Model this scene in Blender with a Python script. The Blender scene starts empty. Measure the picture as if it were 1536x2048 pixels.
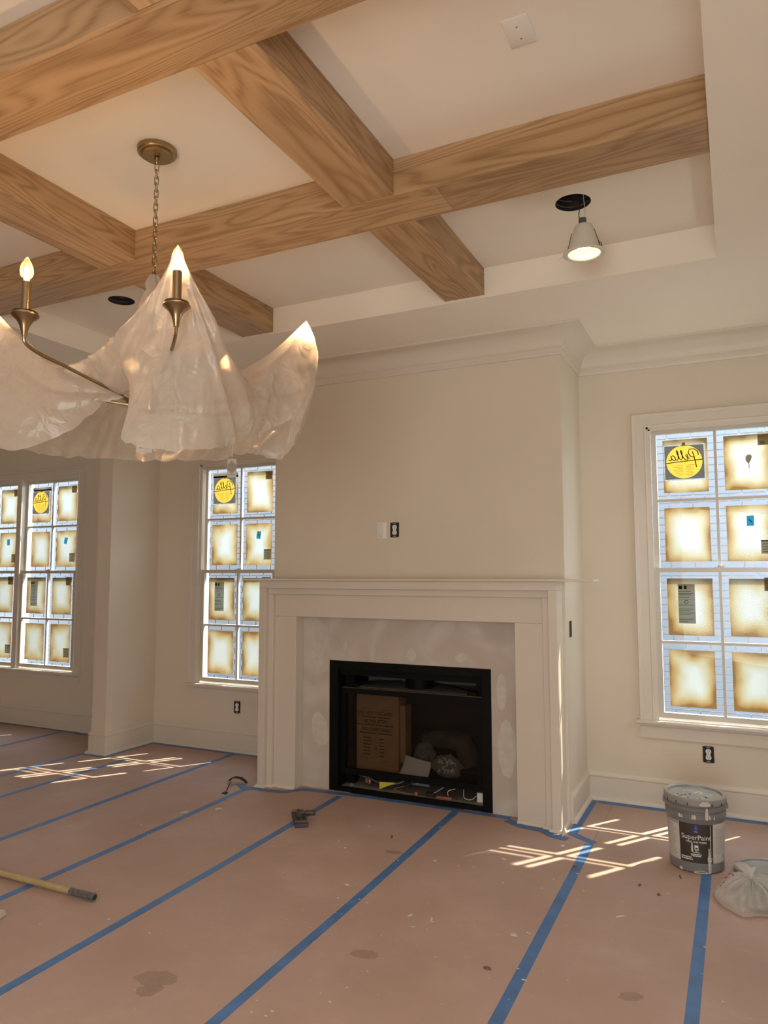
import bpy, bmesh, math, random
from mathutils import Vector, Matrix, noise
random.seed(7)
PI = math.pi
scene = bpy.context.scene
COL = scene.collection

# ------------------------------------------------------------------ camera
def make_camera():
    F = 1453.1
    yaw, pitch, roll = 0.450487, 0.084012, -0.001637
    cy, sy, cp, sp = math.cos(yaw), math.sin(yaw), math.cos(pitch), math.sin(pitch)
    fwd = Vector((-sy * cp, cy * cp, sp))
    r0 = Vector((cy, sy, 0)); u0 = r0.cross(fwd)
    right = math.cos(roll) * r0 + math.sin(roll) * u0
    up = -math.sin(roll) * r0 + math.cos(roll) * u0
    m = Matrix((right, up, -fwd)).transposed().to_4x4()
    m.translation = Vector((0.4485, -5.2787, 1.55))
    cam = bpy.data.cameras.new('camera')
    cam.sensor_fit = 'VERTICAL'; cam.sensor_height = 36.0; cam.lens = 36.0 * F / 2048.0
    cam.clip_start = 0.02; cam.clip_end = 200
    o = bpy.data.objects.new('camera', cam); COL.objects.link(o); o.matrix_world = m
    scene.camera = o
make_camera()

# ------------------------------------------------------------------ world, sun, fill lights
w = bpy.data.worlds.new('sky'); scene.world = w; w.use_nodes = True
bg = w.node_tree.nodes['Background']
bg.inputs[0].default_value = (0.70, 0.85, 1.0, 1); bg.inputs[1].default_value = 18.0

def sun():
    L = bpy.data.lights.new('sun', 'SUN'); L.energy = 16.0; L.angle = math.radians(0.53); L.color = (1.0, 0.90, 0.66)
    o = bpy.data.objects.new('sun', L); COL.objects.link(o)
    d = Vector((-0.70 * 0.585, -0.585, -1.0)).normalized()
    o.rotation_euler = d.to_track_quat('-Z', 'Y').to_euler(); o.location = (3, 6, 8)
sun()

def fill_light(name, loc, direction, sx, sy, energy, color):
    L = bpy.data.lights.new(name, 'AREA'); L.shape = 'RECTANGLE'; L.size = sx; L.size_y = sy
    L.energy = energy; L.color = color
    o = bpy.data.objects.new(name, L); COL.objects.link(o); o.location = loc
    o.rotation_euler = Vector(direction).to_track_quat('-Z', 'Z').to_euler()
# fill lights added out of view, behind the camera and by the right wall
fill_light('fill_rear', (0.35, -7.20, 1.35), (-0.12, 1, 0), 1.6, 2.3, 92, (0.98, 1.0, 0.95))
fill_light('fill_side', (1.195, -0.42, 1.55), (-1, 0, 0), 0.6, 1.9, 12.0, (0.96, 1.0, 0.95))

scene.view_settings.view_transform = 'Standard'
scene.view_settings.look = 'None'
scene.view_settings.exposure = 0.02
scene.view_settings.gamma = 1.0
scene.view_settings.use_curve_mapping = False
cyc = scene.cycles
cyc.use_denoising = True
cyc.max_bounces = 9; cyc.diffuse_bounces = 5; cyc.glossy_bounces = 4
cyc.transmission_bounces = 8; cyc.transparent_max_bounces = 16
cyc.sample_clamp_indirect = 6.0
cyc.caustics_reflective = False; cyc.caustics_refractive = False

# ------------------------------------------------------------------ materials
M = {}
def new_mat(name):
    m = bpy.data.materials.new(name); m.use_nodes = True
    nt = m.node_tree; nt.nodes.clear()
    out = nt.nodes.new('ShaderNodeOutputMaterial')
    M[name] = m
    return m, nt, out
def N(nt, t, **kw):
    n = nt.nodes.new(t)
    for k, v in kw.items(): setattr(n, k, v)
    return n
def ramp(nt, stops, interp='LINEAR'):
    r = N(nt, 'ShaderNodeValToRGB'); r.color_ramp.interpolation = interp
    el = r.color_ramp.elements
    while len(el) < len(stops): el.new(0.5)
    for e, (p, c) in zip(el, stops):
        e.position = p; e.color = (c[0], c[1], c[2], 1) if len(c) == 3 else c
    return r
def pbr(name, color, rough=0.5, metal=0.0, noise_amt=0.0, noise_scale=8.0, bump=0.0, bump_scale=60.0, spec=0.5, var=None):
    m, nt, out = new_mat(name)
    b = N(nt, 'ShaderNodeBsdfPrincipled')
    b.inputs['Roughness'].default_value = rough; b.inputs['Metallic'].default_value = metal
    b.inputs['Specular IOR Level'].default_value = spec
    b.inputs['Base Color'].default_value = (*color, 1)
    nt.links.new(b.outputs[0], out.inputs[0])
    if noise_amt > 0 or bump > 0:
        tc = N(nt, 'ShaderNodeTexCoord')
    if noise_amt > 0:
        n = N(nt, 'ShaderNodeTexNoise'); n.inputs['Scale'].default_value = noise_scale; n.inputs['Detail'].default_value = 5
        nt.links.new(tc.outputs['Object'], n.inputs['Vector'])
        c2 = var or tuple(max(0, c * (1 - noise_amt)) for c in color)
        r = ramp(nt, [(0.35, c2), (0.65, color)])
        nt.links.new(n.outputs[0], r.inputs[0]); nt.links.new(r.outputs[0], b.inputs['Base Color'])
    if bump > 0:
        n2 = N(nt, 'ShaderNodeTexNoise'); n2.inputs['Scale'].default_value = bump_scale; n2.inputs['Detail'].default_value = 4
        nt.links.new(tc.outputs['Object'], n2.inputs['Vector'])
        bp = N(nt, 'ShaderNodeBump'); bp.inputs['Strength'].default_value = bump; bp.inputs['Distance'].default_value = 0.004
        nt.links.new(n2.outputs[0], bp.inputs['Height']); nt.links.new(bp.outputs[0], b.inputs['Normal'])
    return m

pbr('wall_paint', (0.74, 0.665, 0.56), 0.75, noise_amt=0.03, noise_scale=2.0, bump=0.06, bump_scale=180)
pbr('ceiling_paint', (0.90, 0.835, 0.745), 0.85, noise_amt=0.03, noise_scale=1.5, bump=0.05, bump_scale=160)
pbr('trim_paint', (0.72, 0.655, 0.575), 0.42, noise_amt=0.03, noise_scale=3)
pbr('sash_paint', (0.60, 0.56, 0.50), 0.4)
pbr('exterior_ground', (0.16, 0.17, 0.10), 0.9, noise_amt=0.3, noise_scale=3)
pbr('mortar', (0.20, 0.20, 0.20), 0.9)
pbr('brick', (0.060, 0.072, 0.088), 0.85, noise_amt=0.35, noise_scale=14, var=(0.085, 0.070, 0.068))
pbr('subfloor', (0.33, 0.22, 0.12), 0.7)
pbr('tape', (0.085, 0.205, 0.47), 0.55, noise_amt=0.25, noise_scale=9)
pbr('black_metal', (0.004, 0.004, 0.004), 0.6, spec=0.15, noise_amt=0.3, noise_scale=12)
pbr('black_void', (0.006, 0.006, 0.006), 0.9)
pbr('grey_steel', (0.33, 0.32, 0.30), 0.45, metal=0.5, noise_amt=0.25, noise_scale=8)
pbr('dull_zinc', (0.24, 0.215, 0.185), 0.6, noise_amt=0.2, noise_scale=10)
pbr('brass', (0.36, 0.265, 0.15), 0.32, metal=1.0)
pbr('dark_bronze', (0.035, 0.024, 0.016), 0.5)
pbr('cardboard', (0.40, 0.225, 0.115), 0.8, noise_amt=0.12, noise_scale=12)
pbr('print_brown', (0.10, 0.055, 0.03), 0.8)
pbr('print_black', (0.03, 0.03, 0.03), 0.7)
pbr('print_white', (0.85, 0.83, 0.80), 0.6)
pbr('print_grey', (0.36, 0.35, 0.33), 0.7)
pbr('bucket_grey', (0.225, 0.225, 0.23), 0.42, noise_amt=0.1, noise_scale=10)
pbr('lid_grey', (0.27, 0.275, 0.27), 0.35, noise_amt=0.3, noise_scale=14, var=(0.36, 0.35, 0.33))
pbr('label_dark', (0.050, 0.040, 0.034), 0.5)
pbr('label_white', (0.60, 0.58, 0.55), 0.6)
pbr('logo_blue', (0.02, 0.06, 0.36), 0.5)
pbr('logo_red', (0.45, 0.10, 0.16), 0.5)
pbr('dried_paint', (0.66, 0.61, 0.54), 0.6)
pbr('wire_metal', (0.16, 0.15, 0.14), 0.4, metal=0.8)
pbr('wire_black', (0.015, 0.015, 0.015), 0.5)
pbr('wire_white', (0.62, 0.58, 0.5), 0.5)
pbr('plastic_white', (0.80, 0.77, 0.73), 0.4)
pbr('outlet_white', (0.84, 0.81, 0.77), 0.35)
pbr('box_black', (0.012, 0.012, 0.012), 0.7)
pbr('lamp_white', (0.70, 0.66, 0.58), 0.45)
pbr('lamp_baffle', (0.80, 0.72, 0.52), 0.5)
pbr('can_dark', (0.045, 0.042, 0.038), 0.55, noise_amt=0.6, noise_scale=25)
pbr('pole_wood', (0.52, 0.38, 0.20), 0.6, noise_amt=0.15, noise_scale=25)
pbr('ferrule', (0.21, 0.20, 0.20), 0.55, metal=0.3, noise_amt=0.5, noise_scale=60)
pbr('purple_foam', (0.10, 0.065, 0.12), 0.9)
pbr('plate_grime', (0.10, 0.085, 0.065), 0.5, metal=0.3, noise_amt=0.5, noise_scale=50)
pbr('dry_leaf', (0.030, 0.014, 0.010), 0.7)
pbr('scrap_light', (0.60, 0.52, 0.46), 0.8)
pbr('scrap_dark', (0.17, 0.11, 0.085), 0.8)
pbr('tag_paper', (0.52, 0.47, 0.42), 0.8)
pbr('tag_back', (0.30, 0.26, 0.22), 0.8)
pbr('tag_yellow', (0.62, 0.52, 0.05), 0.6)
pbr('wire_nut', (0.55, 0.16, 0.07), 0.5)
pbr('copper', (0.5, 0.22, 0.14), 0.4, metal=0.7)
pbr('ceramic_log', (0.085, 0.07, 0.05), 0.9, noise_amt=0.4, noise_scale=15)
pbr('bag_filling', (0.10, 0.10, 0.10), 0.7, noise_amt=0.3, noise_scale=12)
pbr('parts_metal', (0.30, 0.28, 0.26), 0.35, metal=0.6, noise_amt=0.7, noise_scale=70)
pbr('paper_white', (0.62, 0.58, 0.55), 0.8)
pbr('print_red', (0.40, 0.03, 0.06), 0.6)

def mat_oak():
    m, nt, out = new_mat('oak')
    b = N(nt, 'ShaderNodeBsdfPrincipled'); b.inputs['Roughness'].default_value = 0.5
    tc = N(nt, 'ShaderNodeTexCoord'); oi = N(nt, 'ShaderNodeObjectInfo')
    off = N(nt, 'ShaderNodeVectorMath', operation='SCALE'); off.inputs[0].default_value = (37.0, 5.0, 11.0)
    nt.links.new(oi.outputs['Random'], off.inputs['Scale'])
    add = N(nt, 'ShaderNodeVectorMath', operation='ADD')
    nt.links.new(tc.outputs['Object'], add.inputs[0]); nt.links.new(off.outputs[0], add.inputs[1])
    mp = N(nt, 'ShaderNodeMapping'); mp.inputs['Scale'].default_value = (0.36, 3.4, 3.4)
    nt.links.new(add.outputs[0], mp.inputs['Vector'])
    n1 = N(nt, 'ShaderNodeTexNoise'); n1.inputs['Scale'].default_value = 1.5; n1.inputs['Detail'].default_value = 2.0; n1.inputs['Roughness'].default_value = 0.45
    n1.inputs['Distortion'].default_value = 0.35
    nt.links.new(mp.outputs[0], n1.inputs['Vector'])
    mul = N(nt, 'ShaderNodeMath', operation='MULTIPLY'); mul.inputs[1].default_value = 120.0
    nt.links.new(n1.outputs[0], mul.inputs[0])
    sn = N(nt, 'ShaderNodeMath', operation='SINE'); nt.links.new(mul.outputs[0], sn.inputs[0])
    mr = N(nt, 'ShaderNodeMapRange'); mr.inputs[1].default_value = -1; mr.inputs[2].default_value = 1
    nt.links.new(sn.outputs[0], mr.inputs[0])
    mp2 = N(nt, 'ShaderNodeMapping'); mp2.inputs['Scale'].default_value = (2.5, 130, 130)
    nt.links.new(add.outputs[0], mp2.inputs['Vector'])
    n2 = N(nt, 'ShaderNodeTexNoise'); n2.inputs['Scale'].default_value = 1.0; n2.inputs['Detail'].default_value = 3
    nt.links.new(mp2.outputs[0], n2.inputs['Vector'])
    mp3 = N(nt, 'ShaderNodeMapping'); mp3.inputs['Scale'].default_value = (0.4, 6, 6)
    nt.links.new(add.outputs[0], mp3.inputs['Vector'])
    n3 = N(nt, 'ShaderNodeTexNoise'); n3.inputs['Scale'].default_value = 1.0; n3.inputs['Detail'].default_value = 2
    nt.links.new(mp3.outputs[0], n3.inputs['Vector'])
    mix = N(nt, 'ShaderNodeMix', data_type='FLOAT'); mix.inputs[0].default_value = 0.52
    nt.links.new(mr.outputs[0], mix.inputs[2]); nt.links.new(n2.outputs[0], mix.inputs[3])
    r = ramp(nt, [(0.16, (0.30, 0.175, 0.085)), (0.38, (0.43, 0.275, 0.142)), (0.72, (0.50, 0.335, 0.188))])
    nt.links.new(mix.outputs[0], r.inputs[0])
    tint = ramp(nt, [(0.3, (0.80, 0.74, 0.68)), (0.7, (1.05, 1.02, 1.0))])
    nt.links.new(n3.outputs[0], tint.inputs[0])
    mm = N(nt, 'ShaderNodeMix', data_type='RGBA', blend_type='MULTIPLY'); mm.inputs[0].default_value = 1
    nt.links.new(r.outputs[0], mm.inputs[6]); nt.links.new(tint.outputs[0], mm.inputs[7])
    vr = ramp(nt, [(0.0, (0.88, 0.86, 0.85)), (0.5, (1.0, 0.99, 0.97)), (1.0, (1.10, 1.10, 1.12))])
    nt.links.new(oi.outputs['Random'], vr.inputs[0])
    m2 = N(nt, 'ShaderNodeMix', data_type='RGBA', blend_type='MULTIPLY'); m2.inputs[0].default_value = 1
    nt.links.new(mm.outputs[2], m2.inputs[6]); nt.links.new(vr.outputs[0], m2.inputs[7])
    nt.links.new(m2.outputs[2], b.inputs['Base Color'])
    bp = N(nt, 'ShaderNodeBump'); bp.inputs['Strength'].default_value = 0.12; bp.inputs['Distance'].default_value = 0.002
    nt.links.new(n2.outputs[0], bp.inputs['Height']); nt.links.new(bp.outputs[0], b.inputs['Normal'])
    nt.links.new(b.outputs[0], out.inputs[0])
mat_oak()

def mat_rosin():
    m, nt, out = new_mat('rosin_paper')
    b = N(nt, 'ShaderNodeBsdfPrincipled'); b.inputs['Roughness'].default_value = 0.72
    tc = N(nt, 'ShaderNodeTexCoord')
    n1 = N(nt, 'ShaderNodeTexNoise'); n1.inputs['Scale'].default_value = 1.6; n1.inputs['Detail'].default_value = 6; n1.inputs['Roughness'].default_value = 0.6
    nt.links.new(tc.outputs['Object'], n1.inputs['Vector'])
    r = ramp(nt, [(0.3, (0.42, 0.285, 0.235)), (0.55, (0.47, 0.330, 0.28)), (0.75, (0.54, 0.40, 0.35))])
    nt.links.new(n1.outputs[0], r.inputs[0])
    # scuffs: long thin pale streaks
    mp = N(nt, 'ShaderNodeMapping'); mp.inputs['Scale'].default_value = (2.2, 7.0, 1); mp.inputs['Rotation'].default_value = (0, 0, 0.5)
    nt.links.new(tc.outputs['Object'], mp.inputs['Vector'])
    n2 = N(nt, 'ShaderNodeTexNoise'); n2.inputs['Scale'].default_value = 2.2; n2.inputs['Detail'].default_value = 8; n2.inputs['Roughness'].default_value = 0.7
    nt.links.new(mp.outputs[0], n2.inputs['Vector'])
    r2 = ramp(nt, [(0.60, (0, 0, 0)), (0.78, (0.35, 0.35, 0.35))])
    nt.links.new(n2.outputs[0], r2.inputs[0])
    mx = N(nt, 'ShaderNodeMix', data_type='RGBA'); mx.inputs[7].default_value = (0.60, 0.47, 0.39, 1)
    nt.links.new(r2.outputs[0], mx.inputs[0]); nt.links.new(r.outputs[0], mx.inputs[6])
    nt.links.new(mx.outputs[2], b.inputs['Base Color'])
    n3 = N(nt, 'ShaderNodeTexNoise'); n3.inputs['Scale'].default_value = 5; n3.inputs['Detail'].default_value = 3
    nt.links.new(tc.outputs['Object'], n3.inputs['Vector'])
    bp = N(nt, 'ShaderNodeBump'); bp.inputs['Strength'].default_value = 0.35; bp.inputs['Distance'].default_value = 0.012
    nt.links.new(n3.outputs[0], bp.inputs['Height']); nt.links.new(bp.outputs[0], b.inputs['Normal'])
    nt.links.new(b.outputs[0], out.inputs[0])
mat_rosin()
pbr('rosin_stain', (0.375, 0.25, 0.205), 0.6, noise_amt=0.12, noise_scale=30)

def mat_drywall():
    m, nt, out = new_mat('drywall')
    b = N(nt, 'ShaderNodeBsdfPrincipled'); b.inputs['Roughness'].default_value = 0.9
    tc = N(nt, 'ShaderNodeTexCoord')
    n1 = N(nt, 'ShaderNodeTexNoise'); n1.inputs['Scale'].default_value = 3.2; n1.inputs['Detail'].default_value = 3; n1.inputs['Distortion'].default_value = 0.8
    nt.links.new(tc.outputs['Object'], n1.inputs['Vector'])
    r = ramp(nt, [(0.38, (0.545, 0.475, 0.415)), (0.50, (0.575, 0.515, 0.455)), (0.60, (0.63, 0.58, 0.53))])
    nt.links.new(n1.outputs[0], r.inputs[0]); nt.links.new(r.outputs[0], b.inputs['Base Color'])
    nt.links.new(b.outputs[0], out.inputs[0])
mat_drywall()
pbr('joint_compound', (0.655, 0.61, 0.55), 0.9, noise_amt=0.1, noise_scale=30)

def mat_glass(name, tint, gloss, rough=0.02):
    m, nt, out = new_mat(name)
    t = N(nt, 'ShaderNodeBsdfTransparent'); t.inputs[0].default_value = (*tint, 1)
    g = N(nt, 'ShaderNodeBsdfGlossy'); g.inputs['Roughness'].default_value = rough
    fr = N(nt, 'ShaderNodeFresnel'); fr.inputs[0].default_value = 1.45
    ml = N(nt, 'ShaderNodeMath', operation='MULTIPLY'); ml.inputs[1].default_value = gloss
    nt.links.new(fr.outputs[0], ml.inputs[0])
    mx = N(nt, 'ShaderNodeMixShader')
    nt.links.new(ml.outputs[0], mx.inputs[0]); nt.links.new(t.outputs[0], mx.inputs[1]); nt.links.new(g.outputs[0], mx.inputs[2])
    nt.links.new(mx.outputs[0], out.inputs[0])
mat_glass('window_glass', (0.97, 0.985, 0.99), 0.2)
mat_glass('stove_glass', (0.74, 0.73, 0.71), 0.5, 0.05)
def mat_bulb():
    m, nt, out = new_mat('bulb_glass')
    t = N(nt, 'ShaderNodeBsdfTransparent'); t.inputs[0].default_value = (1.0, 0.93, 0.80, 1)
    tl = N(nt, 'ShaderNodeBsdfTranslucent'); tl.inputs[0].default_value = (1.0, 0.72, 0.38, 1)
    g = N(nt, 'ShaderNodeBsdfGlossy'); g.inputs['Roughness'].default_value = 0.08
    lw = N(nt, 'ShaderNodeLayerWeight'); lw.inputs[0].default_value = 0.45
    a = N(nt, 'ShaderNodeMixShader'); ml = N(nt, 'ShaderNodeMath', operation='MULTIPLY_ADD'); ml.inputs[1].default_value = 0.10; ml.inputs[2].default_value = 0.012
    nt.links.new(lw.outputs['Facing'], ml.inputs[0]); nt.links.new(ml.outputs[0], a.inputs[0])
    nt.links.new(t.outputs[0], a.inputs[1]); nt.links.new(tl.outputs[0], a.inputs[2])
    b = N(nt, 'ShaderNodeMixShader'); m2 = N(nt, 'ShaderNodeMath', operation='MULTIPLY'); m2.inputs[1].default_value = 0.5
    nt.links.new(lw.outputs['Fresnel'], m2.inputs[0]); nt.links.new(m2.outputs[0], b.inputs[0])
    nt.links.new(a.outputs[0], b.inputs[1]); nt.links.new(g.outputs[0], b.inputs[2]); nt.links.new(b.outputs[0], out.inputs[0])
mat_bulb()

def mat_film():
    # translucent protective sheet on the panes, stained brown from its edges inwards
    m, nt, out = new_mat('pane_film')
    tc = N(nt, 'ShaderNodeTexCoord'); oi = N(nt, 'ShaderNodeObjectInfo')
    sp = N(nt, 'ShaderNodeSeparateXYZ'); nt.links.new(tc.outputs['Generated'], sp.inputs[0])
    def edge(sock):
        a = N(nt, 'ShaderNodeMath', operation='SUBTRACT'); a.inputs[0].default_value = 1.0; nt.links.new(sock, a.inputs[1])
        mn = N(nt, 'ShaderNodeMath', operation='MINIMUM'); nt.links.new(sock, mn.inputs[0]); nt.links.new(a.outputs[0], mn.inputs[1])
        return mn
    ex, ez = edge(sp.outputs['X']), edge(sp.outputs['Z'])
    zz = N(nt, 'ShaderNodeMath', operation='MULTIPLY'); zz.inputs[1].default_value = 1.15; nt.links.new(ez.outputs[0], zz.inputs[0])
    mn = N(nt, 'ShaderNodeMath', operation='SMOOTH_MIN'); mn.inputs[2].default_value = 0.12
    nt.links.new(ex.outputs[0], mn.inputs[0]); nt.links.new(zz.outputs[0], mn.inputs[1])
    wv = N(nt, 'ShaderNodeVectorMath', operation='SCALE'); wv.inputs[0].default_value = (13, 0, 29); nt.links.new(oi.outputs['Random'], wv.inputs['Scale'])
    ad = N(nt, 'ShaderNodeVectorMath', operation='ADD'); nt.links.new(tc.outputs['Generated'], ad.inputs[0]); nt.links.new(wv.outputs[0], ad.inputs[1])
    n1 = N(nt, 'ShaderNodeTexNoise'); n1.inputs['Scale'].default_value = 1.7; n1.inputs['Detail'].default_value = 3
    nt.links.new(ad.outputs[0], n1.inputs['Vector'])
    m1 = N(nt, 'ShaderNodeMath', operation='MULTIPLY_ADD'); m1.inputs[1].default_value = 0.46; m1.inputs[2].default_value = -0.23
    nt.links.new(n1.outputs[0], m1.inputs[0])
    s = N(nt, 'ShaderNodeMath', operation='ADD'); nt.links.new(mn.outputs[0], s.inputs[0]); nt.links.new(m1.outputs[0], s.inputs[1])
    r = ramp(nt, [(0.0, (0.120, 0.064, 0.021)), (0.05, (0.195, 0.120, 0.047)), (0.12, (0.245, 0.178, 0.088)), (0.20, (0.275, 0.238, 0.160)), (0.29, (0.295, 0.288, 0.245)), (0.38, (0.315, 0.320, 0.310))])
    nt.links.new(s.outputs[0], r.inputs[0])
    dk = N(nt, 'ShaderNodeMix', data_type='RGBA', blend_type='MULTIPLY'); dk.inputs[0].default_value = 1; dk.inputs[7].default_value = (0.70, 0.70, 0.70, 1)
    nt.links.new(r.outputs[0], dk.inputs[6])
    tr = N(nt, 'ShaderNodeBsdfTranslucent'); nt.links.new(dk.outputs[2], tr.inputs[0])
    df = N(nt, 'ShaderNodeBsdfDiffuse'); nt.links.new(r.outputs[0], df.inputs[0])
    mx = N(nt, 'ShaderNodeMixShader'); mx.inputs[0].default_value = 0.22
    nt.links.new(tr.outputs[0], mx.inputs[1]); nt.links.new(df.outputs[0], mx.inputs[2])
    nt.links.new(mx.outputs[0], out.inputs[0])
mat_film()
def mat_translucent(name, color, tr_amt=0.8, strength=1.0):
    m, nt, out = new_mat(name)
    tr = N(nt, 'ShaderNodeBsdfTranslucent'); tr.inputs[0].default_value = tuple(c * strength for c in color) + (1,)
    df = N(nt, 'ShaderNodeBsdfDiffuse'); df.inputs[0].default_value = (*color, 1)
    mx = N(nt, 'ShaderNodeMixShader'); mx.inputs[0].default_value = 1 - tr_amt
    nt.links.new(tr.outputs[0], mx.inputs[1]); nt.links.new(df.outputs[0], mx.inputs[2]); nt.links.new(mx.outputs[0], out.inputs[0])
mat_translucent('sticker_dark', (0.042, 0.036, 0.030))
mat_translucent('sticker_yellow', (0.30, 0.175, 0.022))
mat_translucent('sticker_ink', (0.03, 0.027, 0.024))
mat_translucent('sticker_grey', (0.36, 0.34, 0.29))
mat_translucent('sticker_brown', (0.26, 0.19, 0.125))
mat_translucent('sticker_tape', (0.05, 0.34, 0.60))

def mat_poly(name, transp, transl, diff, gl, col, bump=0.4, scale=26, crinkle=9.0, edge=0.97):
    # thin polythene: part clear, part milky, finely creased
    m, nt, out = new_mat(name)
    tc = N(nt, 'ShaderNodeTexCoord')
    n = N(nt, 'ShaderNodeTexNoise'); n.inputs['Scale'].default_value = scale; n.inputs['Detail'].default_value = 3; n.inputs['Distortion'].default_value = 0.8
    nt.links.new(tc.outputs['Object'], n.inputs['Vector'])
    ds = N(nt, 'ShaderNodeMix', data_type='RGBA', blend_type='LINEAR_LIGHT'); ds.inputs[0].default_value = 0.06
    nt.links.new(tc.outputs['Object'], ds.inputs[6]); nt.links.new(n.outputs['Color'], ds.inputs[7])
    vo = N(nt, 'ShaderNodeTexVoronoi'); vo.inputs['Scale'].default_value = crinkle; vo.feature = 'F1'
    nt.links.new(ds.outputs[2], vo.inputs['Vector'])
    hs = N(nt, 'ShaderNodeMath', operation='MULTIPLY_ADD'); hs.inputs[1].default_value = 0.35
    nt.links.new(n.outputs[0], hs.inputs[0]); nt.links.new(vo.outputs['Distance'], hs.inputs[2])
    bp = N(nt, 'ShaderNodeBump'); bp.inputs['Strength'].default_value = bump; bp.inputs['Distance'].default_value = 0.02
    nt.links.new(hs.outputs[0], bp.inputs['Height'])
    t = N(nt, 'ShaderNodeBsdfTransparent'); t.inputs[0].default_value = (1, 0.985, 0.96, 1)
    tl = N(nt, 'ShaderNodeBsdfTranslucent'); tl.inputs[0].default_value = (*col, 1)
    d = N(nt, 'ShaderNodeBsdfDiffuse'); d.inputs[0].default_value = (*col, 1)
    g = N(nt, 'ShaderNodeBsdfGlossy'); g.inputs['Roughness'].default_value = 0.25
    for x in (tl, d, g): nt.links.new(bp.outputs[0], x.inputs['Normal'])
    # seen edge-on the film passes less light straight through
    lw = N(nt, 'ShaderNodeLayerWeight'); lw.inputs[0].default_value = 0.5; nt.links.new(bp.outputs[0], lw.inputs['Normal'])
    m1 = N(nt, 'ShaderNodeMixShader'); m1.inputs[0].default_value = diff / (transl + diff)
    nt.links.new(tl.outputs[0], m1.inputs[1]); nt.links.new(d.outputs[0], m1.inputs[2])
    op = N(nt, 'ShaderNodeMapRange'); op.inputs[3].default_value = 1 - transp; op.inputs[4].default_value = edge
    nt.links.new(lw.outputs['Facing'], op.inputs[0])
    m2 = N(nt, 'ShaderNodeMixShader'); nt.links.new(op.outputs[0], m2.inputs[0])
    nt.links.new(t.outputs[0], m2.inputs[1]); nt.links.new(m1.outputs[0], m2.inputs[2])
    ml = N(nt, 'ShaderNodeMath', operation='MULTIPLY_ADD'); ml.inputs[1].default_value = gl; ml.inputs[2].default_value = 0.02
    nt.links.new(lw.outputs['Fresnel'], ml.inputs[0])
    m3 = N(nt, 'ShaderNodeMixShader'); nt.links.new(ml.outputs[0], m3.inputs[0])
    nt.links.new(m2.outputs[0], m3.inputs[1]); nt.links.new(g.outputs[0], m3.inputs[2])
    nt.links.new(m3.outputs[0], out.inputs[0])
mat_poly('drape_poly', 0.48, 0.34, 0.30, 0.10, (0.84, 0.77, 0.70), 0.55, 11, 8.0)
mat_poly('bag_poly', 0.62, 0.22, 0.39, 0.16, (0.92, 0.90, 0.88), 0.16, 24, 14)
mat_poly('parts_bag', 0.80, 0.08, 0.16, 0.14, (0.75, 0.73, 0.70), 0.5, 40, 30, 0.38)

def mat_emit(name, color, strength):
    m, nt, out = new_mat(name)
    e = N(nt, 'ShaderNodeEmission'); e.inputs[0].default_value = (*color, 1); e.inputs[1].default_value = strength
    nt.links.new(e.outputs[0], out.inputs[0])
mat_emit('filament', (1.0, 0.72, 0.36), 55)
mat_emit('downlight_lens', (1.0, 0.94, 0.80), 9)

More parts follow.
